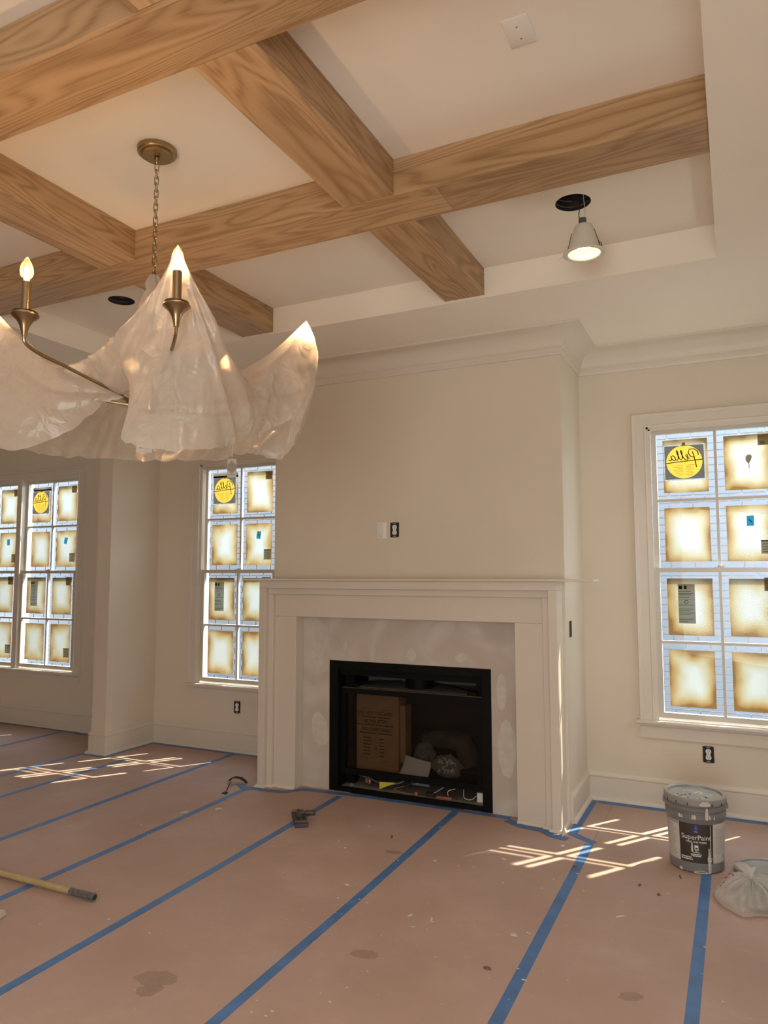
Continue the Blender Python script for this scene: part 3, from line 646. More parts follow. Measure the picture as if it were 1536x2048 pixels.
def window(idx, units, label, stool_l, stool_r):
    xa = min(units) - 0.433; xb = max(units) + 0.433
    W = thing('window_%d' % idx, ((xa + xb) / 2, 0, 0.545), label, 'window', kind='structure')
    # casing with backband
    prof = [(0, 0), (0, 0.016), (0.008, 0.018), (0.012, 0.014), (0.066, 0.016), (0.070, 0.024), (0.090, 0.026), (0.094, 0.020), (0.094, 0)]
    MB().sweep([(xa, 0, 0.56), (xa, 0, 2.556), (xb, 0, 2.556), (xb, 0, 0.56)], prof, (0, -1, 0)).build('casing', 'trim_paint', W)
    # stool, apron
    MB().box(xa - stool_l, xb + stool_r, -0.052, 0.055, 0.545, 0.565).build('stool', 'trim_paint', W, bevel=0.004)
    ap = [(0, 0.005), (0.016, 0.005), (0.018, 0.078), (0.028, 0.088), (0.028, 0.10), (0, 0.10)]
    MB().sweep([(xb + stool_r - 0.022, 0, 0.443), (xa - stool_l + 0.022, 0, 0.443)], [(a, b) for a, b in ap], (0, 0, 1)).build('apron', 'trim_paint', W)
    # jamb box with stops
    mb = MB(); jt = 0.014
    mb.box(xa, xa + jt, 0, WT, 0.565, 2.556).box(xb - jt, xb, 0, WT, 0.565, 2.556).box(xa, xb, 0, WT, 2.556 - jt, 2.556)
    mb.box(xa + jt, xa + jt + 0.012, 0.002, 0.016, 0.565, 2.542).box(xb - jt - 0.012, xb - jt, 0.002, 0.016, 0.565, 2.542).box(xa + jt, xb - jt, 0.002, 0.016, 2.53, 2.542)
    mb.build('jamb', 'trim_paint', W)
    MB().add([(xa, 0.05, 0.582), (xb, 0.05, 0.582), (xb, WT + 0.03, 0.555), (xa, WT + 0.03, 0.555), (xa, 0.05, 0.53), (xb, 0.05, 0.53), (xb, WT + 0.03, 0.53), (xa, WT + 0.03, 0.53)],
             [(0, 1, 2, 3), (4, 7, 6, 5), (0, 4, 5, 1), (1, 5, 6, 2), (2, 6, 7, 3), (3, 7, 4, 0)]).build('sill', 'trim_paint', W)
    if len(units) > 1:
        xm = sum(units) / 2; box('mullion', 'trim_paint', W, xm - 0.034, xm + 0.034, -0.018, WT, 0.565, 2.556, bevel=0.003)
    rnd = random.Random(idx * 17)
    for ui, xc in enumerate(units):
        hg = 0.373; ho = 0.407
        for sash in (0, 1):
            if sash == 0: y, z0, z1, zb, zt = 0.060, 1.583, 2.506, 1.553, 2.54; nm = 'upper_sash'
            else: y, z0, z1, zb, zt = 0.026, 0.617, 1.553, 0.582, 1.583; nm = 'lower_sash'
            mb = MB(); d = 0.017
            mb.frame_xz(xc - ho, xc + ho, zb, zt, ho - hg, ho - hg, z0 - zb, zt - z1, y - d, y + d)
            S = mb.build(nm, 'sash_paint', W)
            zm = (z0 + z1) / 2; mw = 0.009
            MB().box(xc - mw, xc + mw, y - 0.013, y + 0.013, z0, z1).build('muntin', 'sash_paint', S)
            for sx in (-1, 1):
                MB().box(xc + sx * mw, xc + sx * hg, y - 0.012, y + 0.012, zm - mw, zm + mw).build('muntin', 'sash_paint', S)
            for sx in (0, 1):
                for sz in (0, 1):        # sz 0 is the upper row
                    x0 = xc - hg if sx == 0 else xc + mw; x1 = xc - mw if sx == 0 else xc + hg
                    a0 = zm + mw if sz == 0 else z0; a1 = z1 if sz == 0 else zm - mw
                    MB().box(x0, x1, y - 0.002, y + 0.002, a0, a1).build('pane', 'window_glass', S)
                    j = lambda: rnd.uniform(-0.003, 0.003)
                    f0, f1, g0, g1 = x0 + 0.041 + j(), x1 - 0.041 + j(), a0 + 0.041 + j(), a1 - 0.041 + j()
                    yf = y + 0.0032
                    if sash == 0 and sx == 0 and sz == 0:
                        s0, s1, t0, t1 = f0 + (f1 - f0) * 0.02, f0 + (f1 - f0) * 0.94, g0 + (g1 - g0) * 0.23, g0 + (g1 - g0) * 0.895
                        MB().sheet(f0, f1, yf, g0, t0).sheet(f0, f1, yf, t1, g1).sheet(f0, s0, yf, t0, t1).sheet(s1, f1, yf, t0, t1).build('film', 'pane_film', S)
                    else: MB().sheet(f0, f1, yf, g0, g1).build('film', 'pane_film', S)
                    fw, fh = f1 - f0, g1 - g0; yi = y - 0.0028
                    cv = lambda p, dd: (p[0], yi - dd, p[1])
                    if sash == 0 and sx == 0 and sz == 0:
                        cx, cz = f0 + fw * 0.48, g0 + fh * 0.575; hw = fw * 0.44
                        x0_, x1_, z0_, z1_ = f0 + fw * 0.04, f0 + fw * 0.92, g0 + fh * 0.25, g0 + fh * 0.88; rim = []; cir = []
                        for k in range(32):
                            an = (k + 0.5) * PI / 16; ca, sa = math.cos(an), math.sin(an); cir.append((cx + hw * 0.92 * ca, yi, cz + hw * 0.92 * sa))
                            q_ = min(((x1_ - cx) if ca > 0 else (x0_ - cx)) / ca, ((z1_ - cz) if sa > 0 else (z0_ - cz)) / sa); rim.append((cx + q_ * ca, yi, cz + q_ * sa))
                        mb = MB(); mb.add(cir + rim, [(k, (k + 1) % 32, 32 + (k + 1) % 32, 32 + k) for k in range(32)])
                        for px_, pz_ in ((x0_, z0_), (x1_, z0_), (x1_, z1_), (x0_, z1_)):
                            k = int((math.atan2(pz_ - cz, px_ - cx) % (2 * PI)) / (PI / 16) - 0.5); mb.add([rim[k], rim[(k + 1) % 32], (px_, yi, pz_)], [(0, 1, 2)])
                        mb.build('sticker', 'sticker_dark', S)
                        MB().leaf([(cx + hw * 0.92 * math.cos(t * PI / 16), cz + hw * 0.92 * math.sin(t * PI / 16)) for t in range(32)], yi - 0.001).build('sticker_disc', 'sticker_yellow', S)
                        MB().sheet(cx - 0.012, cx + 0.010, yi - 0.001, cz + hw * 0.92 - 0.004, cz + hw * 0.92 + 0.018).build('sticker_tab', 'sticker_yellow', S)
                        mb = MB()
                        for st in script_strokes(cx, cz + 0.012, 0.118):
                            film_stroke(mb, st, 0.0032, yi - 0.0015)
                        film_stroke(mb, [(cx - hw * 0.95, cz - 0.006), (cx + hw * 0.95, cz + 0.010)], 0.003, yi - 0.0015)
                        tag(mb.build('sticker_lettering', 'sticker_ink', S), kind='stuff')
                        mb = MB()
                        for k in range(7):
                            zz = cz - 0.025 - k * 0.011; ww = hw * 0.7 * math.sqrt(max(0.1, 1 - ((zz - cz) / (hw * 0.95)) ** 2))
                            for sgn in (-1, 1): film_stroke(mb, [(cx + sgn * 0.008, zz), (cx + sgn * ww * rnd.uniform(0.6, 1), zz)], 0.0011, yi - 0.0014)
                        tag(mb.build('sticker_print', 'sticker_brown', S), kind='stuff')
                    if sx == 1 and sz == 0:
                        MB().sheet(f1 - fw * 0.27, f1 + 0.012, yi, g1 - fh * 0.21, g1 + 0.008).build('corner_tag', 'sticker_brown', S)
                        mb = MB()
                        for k in range(4): mb.sheet(f1 - fw * 0.22 + k * 0.007, f1 - fw * 0.22 + k * 0.007 + 0.003, yi - 0.0009, g1 - fh * 0.2, g1 - fh * 0.13)
                        tag(mb.build('tag_print', 'sticker_ink', S), kind='stuff')
                    if sx == 1 and sz == 1:
                        bx, bz = f1 - fw * 0.30, g0 + fh * 0.13
                        MB().sheet(bx, bx + fw * 0.28, yi, bz, bz + fh * 0.24).build('small_label', 'sticker_grey', S)
                        mb = MB()
                        mb.sheet(bx, bx + fw * 0.28, yi - 0.0009, bz + fh * 0.225, bz + fh * 0.24)
                        for k in range(5):
                            mb.sheet(bx + 0.006, bx + fw * 0.28 * rnd.uniform(0.7, 0.94), yi - 0.0009, bz + 0.01 + k * 0.017, bz + 0.0135 + k * 0.017)
                        tag(mb.build('label_print', 'sticker_ink', S), kind='stuff')
                        if sash == 0:
                            tx, tz = f0 + fw * 0.5, g0 + fh * 0.72; an = rnd.uniform(-0.4, 0.1)
                            pts = [(tx + a * math.cos(an) - b * math.sin(an), tz + a * math.sin(an) + b * math.cos(an)) for a, b in [(-0.022, -0.034), (0.022, -0.034), (0.023, 0.034), (-0.020, 0.032)]]
                            MB().leaf(pts, yi).build('tape_scrap', 'sticker_tape', S)
                            MB().leaf([(tx + a, tz + b) for a, b in [(-0.010, 0.006), (0.006, -0.010), (0.014, -0.022), (0.008, -0.004), (-0.006, 0.010)]], yi - 0.001).build('ink_smudge', 'sticker_ink', S)
                    if sash == 1 and sx == 0 and sz == 0:
                        bx, bz = f0 + fw * 0.24, g0 + fh * 0.21
                        MB().sheet(bx, bx + fw * 0.37, yi, bz, bz + fh * 0.69).build('long_label', 'sticker_grey', S)
                        mb = MB(); bw, bh = fw * 0.37, fh * 0.69
                        for k, fr in enumerate([0.04, 0.09, 0.22, 0.26, 0.32, 0.36, 0.46, 0.66, 0.72, 0.76, 0.81]):
                            mb.sheet(bx + 0.004, bx + bw * rnd.uniform(0.55, 0.96), yi - 0.0009, bz + bh * fr, bz + bh * fr + 0.0028)
                        for a in (0, 1): mb.sheet(bx + 0.004, bx + bw - 0.004, yi - 0.0009, bz + bh * (0.12 + 0.48 * a), bz + bh * (0.12 + 0.48 * a) + 0.0012)
                        for (p0, q0, p1, q1) in [(0.05, 0.87, 0.25, 0.96), (0.36, 0.87, 0.52, 0.96)]: mb.sheet(bx + bw * p0, bx + bw * p1, yi - 0.0009, bz + bh * q0, bz + bh * q1)
                        cx, cz = bx + bw * 0.48, bz + bh * 0.545
                        ribbon(mb, [Vector((cx + 0.011 * math.cos(t * PI / 8), yi - 0.0009, cz + 0.011 * math.sin(t * PI / 8))) for t in range(17)], 0.0016)
                        tag(mb.build('label_print', 'sticker_ink', S), kind='stuff')
                    if sash == 0 and sx == 1 and sz == 0 and idx == 1:
                        cx, cz = f0 + fw * 0.52, g0 + fh * 0.55
                        MB().leaf([(cx + a, cz + b) for a, b in [(-0.018, 0.0), (-0.016, 0.018), (-0.004, 0.030), (0.014, 0.030), (0.021, 0.016), (0.016, -0.004), (0.006, -0.022), (0.004, -0.026), (0.004, -0.064), (0.0, -0.064), (-0.001, -0.028), (-0.012, -0.018)]], yi).build('glue_drip', 'sticker_brown', S)
            if sash == 1:      # sash lock on the meeting rail
                mb = MB(); mb.box(xc - 0.028, xc + 0.028, y - 0.014, y + 0.012, 1.583, 1.589); mb.lathe([(0.0, 1.600), (0.010, 1.599), (0.011, 1.589)], (xc, y - 0.002, 0), 12); mb.box(xc, xc + 0.034, y - 0.008, y - 0.002, 1.591, 1.597)
                mb.build('sash_lock', 'sash_paint', S)
window(1, [W_UNITS[0]], 'double-hung window with stained film on its panes, right of the fireplace', 0.115, 0.115)
window(2, [W_UNITS[1]], 'double-hung window with stained film on its panes, between stub wall and chimney', 0.115, 0.115)
window(3, [W_UNITS[3], W_UNITS[2]], 'paired double-hung window beyond the stub wall at the far left', 0.115, 0.115)

# ------------------------------------------------------------------ ceiling beams
def beam(x0, x1, y0, y1, label, joints=(), tones=None):
    # hollow box beam cased in boards: two sides and a bottom (bottom boards may be butt-jointed)
    along_x = (x1 - x0) > (y1 - y0); t = 0.02
    L = (x1 - x0) if along_x else (y1 - y0); Wd = (y1 - y0) if along_x else (x1 - x0)
    c = Vector(((x0 + x1) / 2, (y0 + y1) / 2, ZB))
    root = thing('ceiling_beam', c, label, 'beam', 'oak beams across the tray ceiling')
    if not along_x: root.rotation_euler = (0, 0, PI / 2)
    H = ZT - ZB
    def board(name, a0, a1, b0, b1, c0, c1):
        s = MB().box(a0, a1, b0, b1, c0, c1); me = bpy.data.meshes.new(name); me.from_pydata(s.v, [], s.f); me.materials.append(M['oak'])
        o = bpy.data.objects.new(name, me); COL.objects.link(o); o.parent = root
        md = o.modifiers.new('bevel', 'BEVEL'); md.width = 0.0018; md.segments = 1
        return o
    for s in (-1, 1):
        board('side_board', -L / 2, L / 2, s * (Wd / 2 - t), s * Wd / 2, 0.0, H)
    cuts = [-L / 2] + [j - ((x0 + x1) / 2 if along_x else (y0 + y1) / 2) for j in joints] + [L / 2]
    for a, b in zip(cuts[:-1], cuts[1:]):
        board('bottom_board', a + 0.0004, b - 0.0004, -Wd / 2 + t, Wd / 2 - t, 0.0, t)
bF, bN = (-2.5865, -2.3393), (-3.8254, -3.5757)
bR, bL = (-1.050, -0.8057), (-2.519, -2.273)
e = 0.0005
beam(TX0 + e, TX1 - e, *bF, 'long oak beam nearest the window wall, running across the tray', joints=(-0.62,))
beam(TX0 + e, TX1 - e, *bN, 'long oak beam across the picture\'s top left corner, nearest the viewer', joints=(0.05,))
beam(*bR, bF[1] + e, TY1 - e, 'short oak beam right of the chandelier ending at the tray\'s far side')
beam(*bR, bN[1] + e, bF[0] - e, 'oak cross beam right of the chandelier between the two long beams')
beam(*bR, TY0 + e, bN[0] - e, 'oak cross beam at the top edge of the picture, before the near long beam')
beam(*bL, bF[1] + e, TY1 - e, 'short oak beam behind the draped chandelier ending at the tray\'s far side')
beam(*bL, bN[1] + e, bF[0] - e, 'oak cross beam left of the chandelier chain between the two long beams')

# ------------------------------------------------------------------ fireplace surround
def mantel():
    ox0, ox1 = -2.762, -0.552; zt = 1.496
    R_ = thing('fireplace_surround', (-1.657, -0.70, 0), 'white stepped wood mantel surround framing the black firebox', 'mantel')
    def frame(nm, inset_x, top, wd, yfront, yback, mat='trim_paint', wtop=None):
        wt = wtop or wd
        for s, (a, b) in enumerate([(ox0 + inset_x, ox0 + inset_x + wd), (ox1 - inset_x - wd, ox1 - inset_x)]):
            o = MB().box(a, b, yfront, yback, 0.0, top - wt - 0.0003).build(nm + '_leg', mat, R_, bevel=0.0025)
        o = MB().box(ox0 + inset_x, ox1 - inset_x, yfront, yback, top - wt, top).build(nm + '_header', mat, R_, bevel=0.0025)
    frame('outer_band', 0.0, zt, 0.056, -0.778, YC - 0.001)
    frame('middle_step', 0.0565, zt - 0.0565, 0.044, -0.742, YC - 0.001)
    frame('inner_panel', 0.101, zt - 0.101, 0.185, -0.716, YC - 0.001, wtop=0.161)
    MB().box(-2.905, -0.325, -0.800, YC - 0.001, zt + 0.0005, zt + 0.015).build('shelf', 'trim_paint', R_, bevel=0.003)
    sh = [(0, 0.0), (0.016, 0.0), (0.0155, 0.007), (0.011, 0.014), (0.005, 0.018), (0, 0.0185)]
    path = [(ox1, YC - 0.004, 0), (ox1, -0.778, 0), (ox1 - 0.056, -0.778, 0), (ox1 - 0.056, -0.742, 0), (ox1 - 0.100, -0.742, 0), (ox1 - 0.100, -0.716, 0), (ox1 - 0.286, -0.716, 0)]
    MB().sweep(path, sh, (0, 0, 1)).build('shoe_moulding', 'trim_paint', R_)
    path = [(ox0 + 0.286, -0.716, 0), (ox0 + 0.100, -0.716, 0), (ox0 + 0.100, -0.742, 0), (ox0 + 0.056, -0.742, 0), (ox0 + 0.056, -0.778, 0), (ox0, -0.778, 0), (ox0, YC - 0.004, 0)]
    MB().sweep(path, sh, (0, 0, 1)).build('shoe_moulding', 'trim_paint', R_)
    # flake of split wood at the foot of the right leg
    MB().add([(-0.545, -0.797, 0.004), (-0.520, -0.80, 0.004), (-0.538, -0.845, 0.003), (-0.535, -0.797, 0.055), (-0.545, -0.79, 0.03), (-0.535, -0.815, 0.03)],
             [(0, 1, 2), (0, 2, 5), (1, 5, 2), (0, 5, 3), (1, 3, 5), (0, 3, 4), (0, 1, 3)]).build('split_corner', 'trim_paint', R_)
mantel()

# ------------------------------------------------------------------ gas fireplace and what stands in it
def firebox():
    G = thing('gas_fireplace', (-1.64, -0.35, 0.001), 'black gas fireplace insert without its cover, glass-fronted', 'fireplace')
    yf = YC - 0.004
    for nm, b in dict(frame_left=(-2.25, -2.18, yf, -0.58, 0.002, 0.92), frame_right=(-1.095, -1.03, yf, -0.58, 0.002, 0.92),
                      frame_top=(-2.18, -1.095, yf, -0.58, 0.862, 0.92), frame_bottom=(-2.18, -1.095, yf + 0.004, -0.58, 0.002, 0.031)).items():
        box(nm.replace('_left', '').replace('_right', '').replace('_top', '').replace('_bottom', '') + '_bar', 'black_metal', G, *b, bevel=0.002)
    box('lintel', 'black_metal', G, -2.18, -1.095, -0.579, -0.52, 0.815, 0.861)
    for s, x in ((-1, -2.18), (1, -1.095)):
        box('side_pillar', 'black_metal', G, x, x - s * 0.075, -0.50, -0.45, 0.032, 0.86)
        box('side_wall', 'black_metal', G, x, x + s * 0.004, -0.579, -0.12, 0.032, 0.86)
    box('back_wall', 'dull_zinc', G, -2.18, -1.095, -0.125, -0.12, 0.032, 0.86)
    box('cover_top', 'black_metal', G, -2.18, -1.095, -0.579, -0.12, 0.862, 0.868)
    # firebox body
    box('top_plate', 'dull_zinc', G, -2.09, -1.19, -0.53, -0.14, 0.722, 0.728)
    box('top_lip', 'plate_grime', G, -2.172, -1.105, -0.566, -0.535, 0.722, 0.727)
    MB().lathe([(0.098, 0.728), (0.104, 0.732), (0.104, 0.80), (0.098, 0.803), (0.096, 0.80), (0.096, 0.73)], (-1.645, -0.36, 0), 36).build('flue_collar', 'black_metal', G)
    MB().tube([(-2.07, -0.50, 0.752), (-1.9, -0.46, 0.765), (-1.76, -0.42, 0.775)], 0.006).build('spring_rod', 'black_metal', G)
    MB().tube([(-1.53, -0.42, 0.775), (-1.35, -0.46, 0.765), (-1.20, -0.50, 0.752)], 0.006).build('spring_rod', 'black_metal', G)
    for x in (-2.09, -1.19):
        MB().box(x - 0.035, x + 0.035, -0.545, -0.505, 0.7285, 0.752).build('latch', 'black_metal', G, bevel=0.003)
    box('liner_back', 'black_void', G, -2.13, -1.15, -0.165, -0.16, 0.115, 0.72)
    box('liner_floor', 'black_void', G, -2.13, -1.15, -0.53, -0.166, 0.107, 0.112)
    for x in (-2.135, -1.15): box('liner_side', 'black_void', G, x, x + 0.005, -0.53, -0.166, 0.113, 0.72)
    D = MB().frame_xz(-2.178, -1.110, 0.113, 0.72, 0.033, 0.035, 0.039, 0.036, -0.565, -0.535).build('door_frame', 'black_metal', G)
    box('door_glass', 'stove_glass', D, -2.145, -1.145, -0.552, -0.548, 0.152, 0.684)
    # compartment under the door
    box('control_tray', 'dull_zinc', G, -2.17, -1.10, -0.578, -0.13, 0.025, 0.031)
    MB().tube([(-2.10, -0.46, 0.093), (-2.02, -0.48, 0.085), (-1.96, -0.50, 0.075)], 0.010).build('gas_pipe', 'grey_steel', G)
    MB().tube([(-1.96, -0.50, 0.075), (-1.88, -0.515, 0.06), (-1.82, -0.52, 0.058), (-1.74, -0.51, 0.08), (-1.70, -0.49, 0.098)], 0.004).build('gas_line', 'grey_steel', G)
    MB().box(-2.01, -1.97, -0.515, -0.49, 0.05, 0.085).build('valve_body', 'copper', G, bevel=0.003)
    MB().lathe([(0.0, 0.08), (0.014, 0.078), (0.014, 0.05), (0, 0.05)], (-1.975, -0.51, 0), 10).build('shutoff_valve', 'copper', G, bevel=0.003)
    MB().add([(-1.875, -0.556, 0.085), (-1.745, -0.556, 0.093), (-1.875, -0.556, 0.034), (-1.875, -0.5545, 0.085), (-1.745, -0.5545, 0.093), (-1.875, -0.5545, 0.034)],
             [(0, 1, 2), (5, 4, 3), (0, 3, 4, 1), (1, 4, 5, 2), (2, 5, 3, 0)]).build('warning_tag', 'tag_yellow', G)
    mb = MB(); rnd = random.Random(5)
    for k in range(9):
        x, z = -1.70 + rnd.uniform(0, 0.13), 0.075 + rnd.uniform(0, 0.035); mb.lathe([(0, 0.012), (0.009, 0.010), (0.010, 0), (0, -0.004)], (x, -0.45 + rnd.uniform(-0.02, 0.02), z), 8)
    tag(mb.build('valve_fittings', 'grey_steel', G), kind='stuff')
    box('gas_valve', 'grey_steel', G, -1.70, -1.56, -0.40, -0.35, 0.045, 0.105, bevel=0.004)
    def wire(pts, r, mat):
        P = [Vector(p) for p in pts]; out = []
        for i in range(len(P) - 1):
            p0, p1, p2, p3 = P[max(i - 1, 0)], P[i], P[i + 1], P[min(i + 2, len(P) - 1)]
            for k in range(6):
                t = k / 6; out.append(0.5 * ((2 * p1) + (-p0 + p2) * t + (2 * p0 - 5 * p1 + 4 * p2 - p3) * t * t + (-p0 + 3 * p1 - 3 * p2 + p3) * t ** 3))
        out.append(P[-1]); MB().tube(out, r, 6).build('wire', mat, G)
    wire([(-1.68, -0.52, 0.07), (-1.76, -0.55, 0.05), (-1.70, -0.56, 0.035), (-1.58, -0.555, 0.036)], 0.002, 'copper')
    wire([(-1.62, -0.51, 0.10), (-1.70, -0.55, 0.06), (-1.60, -0.56, 0.04), (-1.44, -0.55, 0.045), (-1.32, -0.54, 0.05), (-1.30, -0.55, 0.035)], 0.0028, 'wire_black')
    wire([(-1.40, -0.53, 0.10), (-1.46, -0.55, 0.06), (-1.52, -0.56, 0.038)], 0.0022, 'wire_white')
    wire([(-1.36, -0.54, 0.038), (-1.37, -0.53, 0.075), (-1.32, -0.52, 0.095)], 0.003, 'wire_white')
    wire([(-1.26, -0.52, 0.10), (-1.25, -0.54, 0.05), (-1.20, -0.54, 0.045), (-1.17, -0.53, 0.07)], 0.0025, 'wire_white')
    MB().lathe([(0, 0.052), (0.011, 0.050), (0.011, 0.034), (0.0, 0.032)], (-1.59, -0.563, 0), 10).build('wire_nut', 'wire_nut', G)
    MB().box(-1.52, -1.46, -0.572, -0.535, 0.0315, 0.058).build('switch_block', 'wire_black', G, bevel=0.003)
    MB().box(-1.44, -1.33, -0.572, -0.545, 0.0315, 0.047).build('battery_pack', 'copper', G, bevel=0.003)
    MB().box(-1.165, -1.125, -0.53, -0.50, 0.0315, 0.092).build('junction_box', 'plastic_white', G, bevel=0.002)
    MB().lathe([(0.010, 0.0335), (0.022, 0.0315), (0.024, 0.036), (0.018, 0.040), (0.010, 0.0335)], (-2.10, -0.55, 0), 16).build('knob_ring', 'grey_steel', G)

    # carton
    Bx = thing('carton', (-1.96, -0.40, 0.1135), 'brown cardboard carton standing behind the fireplace glass', 'box')
    MB().box(-2.155 + 0.03, -1.768, -0.462, -0.33, 0.1135, 0.668).build('body', 'cardboard', Bx, bevel=0.003)
    MB().box(-1.7675, -1.727, -0.435, -0.33, 0.20, 0.60).build('side_flap', 'cardboard', Bx)
    cxb = -1.952; yb = -0.4626
    def put(txt, z, size, dx=0, al='CENTER'):
        vs, fs = text_verts(txt, size, al, bold=0.0009 if size > 0.02 else 0.0003)
        tag(MB().add([(cxb + dx + x, yb, z + y) for x, y in vs], fs).build('lettering', 'print_brown', Bx, recalc=False), kind='stuff')
    def bars(z, half):
        mb = MB(); x = -half; rnd = random.Random(int(z * 1000))
        while x < half:
            wd = rnd.uniform(0.012, 0.034); mb.box(cxb + x, cxb + min(half, x + wd), yb - 0.0006, yb, z, z + 0.009); x += wd + 0.005
        tag(mb.build('fine_print', 'print_brown', Bx), kind='stuff')
    put('DO NOT DISCARD!', 0.525, 0.032); bars(0.503, 0.115)
    put('NE PAS JETER!', 0.468, 0.032); bars(0.447, 0.145)
    put('\u00a1NO DESECHAR!', 0.410, 0.032); bars(0.389, 0.13)
    mb = MB()
    for k in range(6):
        z = 0.355 - k * 0.0235
        mb.box(cxb - 0.10, cxb - 0.10 + random.uniform(0.055, 0.075), yb - 0.0006, yb, z, z + 0.008)
        mb.box(cxb + 0.03, cxb + 0.03 + random.uniform(0.035, 0.05), yb - 0.0006, yb, z - 0.004, z + 0.004)
        for (a, b, c, d) in [(0, 0.02, 0, 0.0012), (0, 0.02, 0.018, 0.0192), (0, 0.0012, 0, 0.0192), (0.0188, 0.02, 0, 0.0192)]:
            mb.box(cxb - 0.005 + a, cxb - 0.005 + b, yb - 0.0006, yb, z - 0.008 + c, z - 0.008 + d)
        if k == 3: mb.box(cxb, cxb + 0.010, yb - 0.0006, yb, z - 0.003, z + 0.007)
    for x, z in ((-0.12, 0.565), (0.045, 0.56), (-0.12, 0.215), (0.045, 0.20)): mb.box(cxb + x, cxb + x + 0.06, yb - 0.0006, yb, z, z + 0.003)
    tag(mb.build('checklist', 'print_brown', Bx), kind='stuff')

    # log, literature, parts bags
    Lg = MB(); pts = [(-1.70, -0.30), (-1.55, -0.29), (-1.40, -0.30), (-1.31, -0.31)]
    Lg.tube([(-1.66, -0.24, 0.33), (-1.58, -0.24, 0.345), (-1.45, -0.25, 0.355), (-1.36, -0.255, 0.34), (-1.31, -0.26, 0.25), (-1.31, -0.26, 0.19)], [0.05, 0.06, 0.07, 0.078, 0.075, 0.07], 12)
    lg = Lg.build('ceramic_log', 'ceramic_log'); tag(lg, 'dark ceramic fire log behind the bags in the firebox', 'log')
    for v in lg.data.vertices: v.co += Vector((noise.noise(v.co * 18), noise.noise(v.co * 18 + Vector((7, 0, 0))), noise.noise(v.co * 18 + Vector((0, 9, 0))))) * 0.012
    mb = MB(); nx, nz = 14, 12; vs = []; fs = []
    for j in range(nz + 1):
        for i in range(nx + 1):
            u, v = i / nx, j / nz
            x = -1.762 + 0.225 * u + 0.05 * math.sin(v * 1.5) - 0.03 * v * u; z = 0.116 + 0.155 * v * (1 - 0.2 * u); y = -0.520 + 0.045 * v ** 0.6 - 0.012 * math.sin(PI * u)
            vs.append((x, y, z))
    for j in range(nz):
        for i in range(nx): a = j * (nx + 1) + i; fs.append((a, a + 1, a + nx + 2, a + nx + 1))
    mb.add(vs, fs, True); o = mb.build('instruction_sheet', 'paper_white'); tag(o, 'white instruction leaflet curled under the parts bag in the firebox', 'paper')
    md = o.modifiers.new('thickness', 'SOLIDIFY'); md.thickness = 0.002
    def lumpy_bag(name, c, rx, ry, rz, label, seed, fill, items):
        T = thing(name, (c[0], c[1], c[2] - rz), label, 'bag', 'clear parts bags in the firebox')
        mb = MB(); n, m = 24, 14; vs = []; fs = []
        for j in range(m + 1):
            ph = -PI / 2 + PI * j / m
            for i in range(n):
                th = 2 * PI * i / n; d = Vector((math.cos(th) * math.cos(ph), math.sin(th) * math.cos(ph), math.sin(ph)))
                k = 1 + 0.30 * noise.noise(d * 2.1 + Vector((seed, 0, 0))) + 0.12 * noise.noise(d * 6 + Vector((seed, 3, 0)))
                vs.append((c[0] + d.x * rx * k, c[1] + d.y * ry * k, c[2] + max(-rz, d.z * rz * k)))
        for j in range(m):
            for i in range(n): fs.append((j * n + i, j * n + (i + 1) % n, (j + 1) * n + (i + 1) % n, (j + 1) * n + i))
        mb.add(vs, fs, True); mb.build('film', 'parts_bag', T)
        rnd = random.Random(seed); mb = MB()
        for k in range(items):
            a = Vector((rnd.uniform(-1, 1) * rx * 0.6, rnd.uniform(-1, 1) * ry * 0.5, rnd.uniform(-1, 1) * rz * 0.6)) + Vector(c)
            d = Vector((rnd.uniform(-1, 1), rnd.uniform(-1, 1), rnd.uniform(-1, 1))).normalized()
            mb.tube([a - d * 0.014, a + d * 0.014], rnd.uniform(0.003, 0.007), 6)
        tag(mb.build('contents', fill, T), kind='stuff')
        return T
    t = lumpy_bag('parts_bag', (-1.610, -0.372, 0.255), 0.080, 0.048, 0.085, 'clear plastic bag of small hardware leaning on the leaflet in the firebox', 3, 'parts_metal', 60)
    MB().lathe([(0.018, 0), (0.047, 0), (0.047, 0.018), (0.018, 0.018), (0.018, 0)], (-1.60, -0.43, 0.150), 28).build('roll', 'scrap_light', t)
    lumpy_bag('parts_bag', (-1.41, -0.44, 0.215), 0.105, 0.05, 0.075, 'clear plastic bag of fittings lying right of the leaflet in the firebox', 11, 'plastic_white', 26)
firebox()

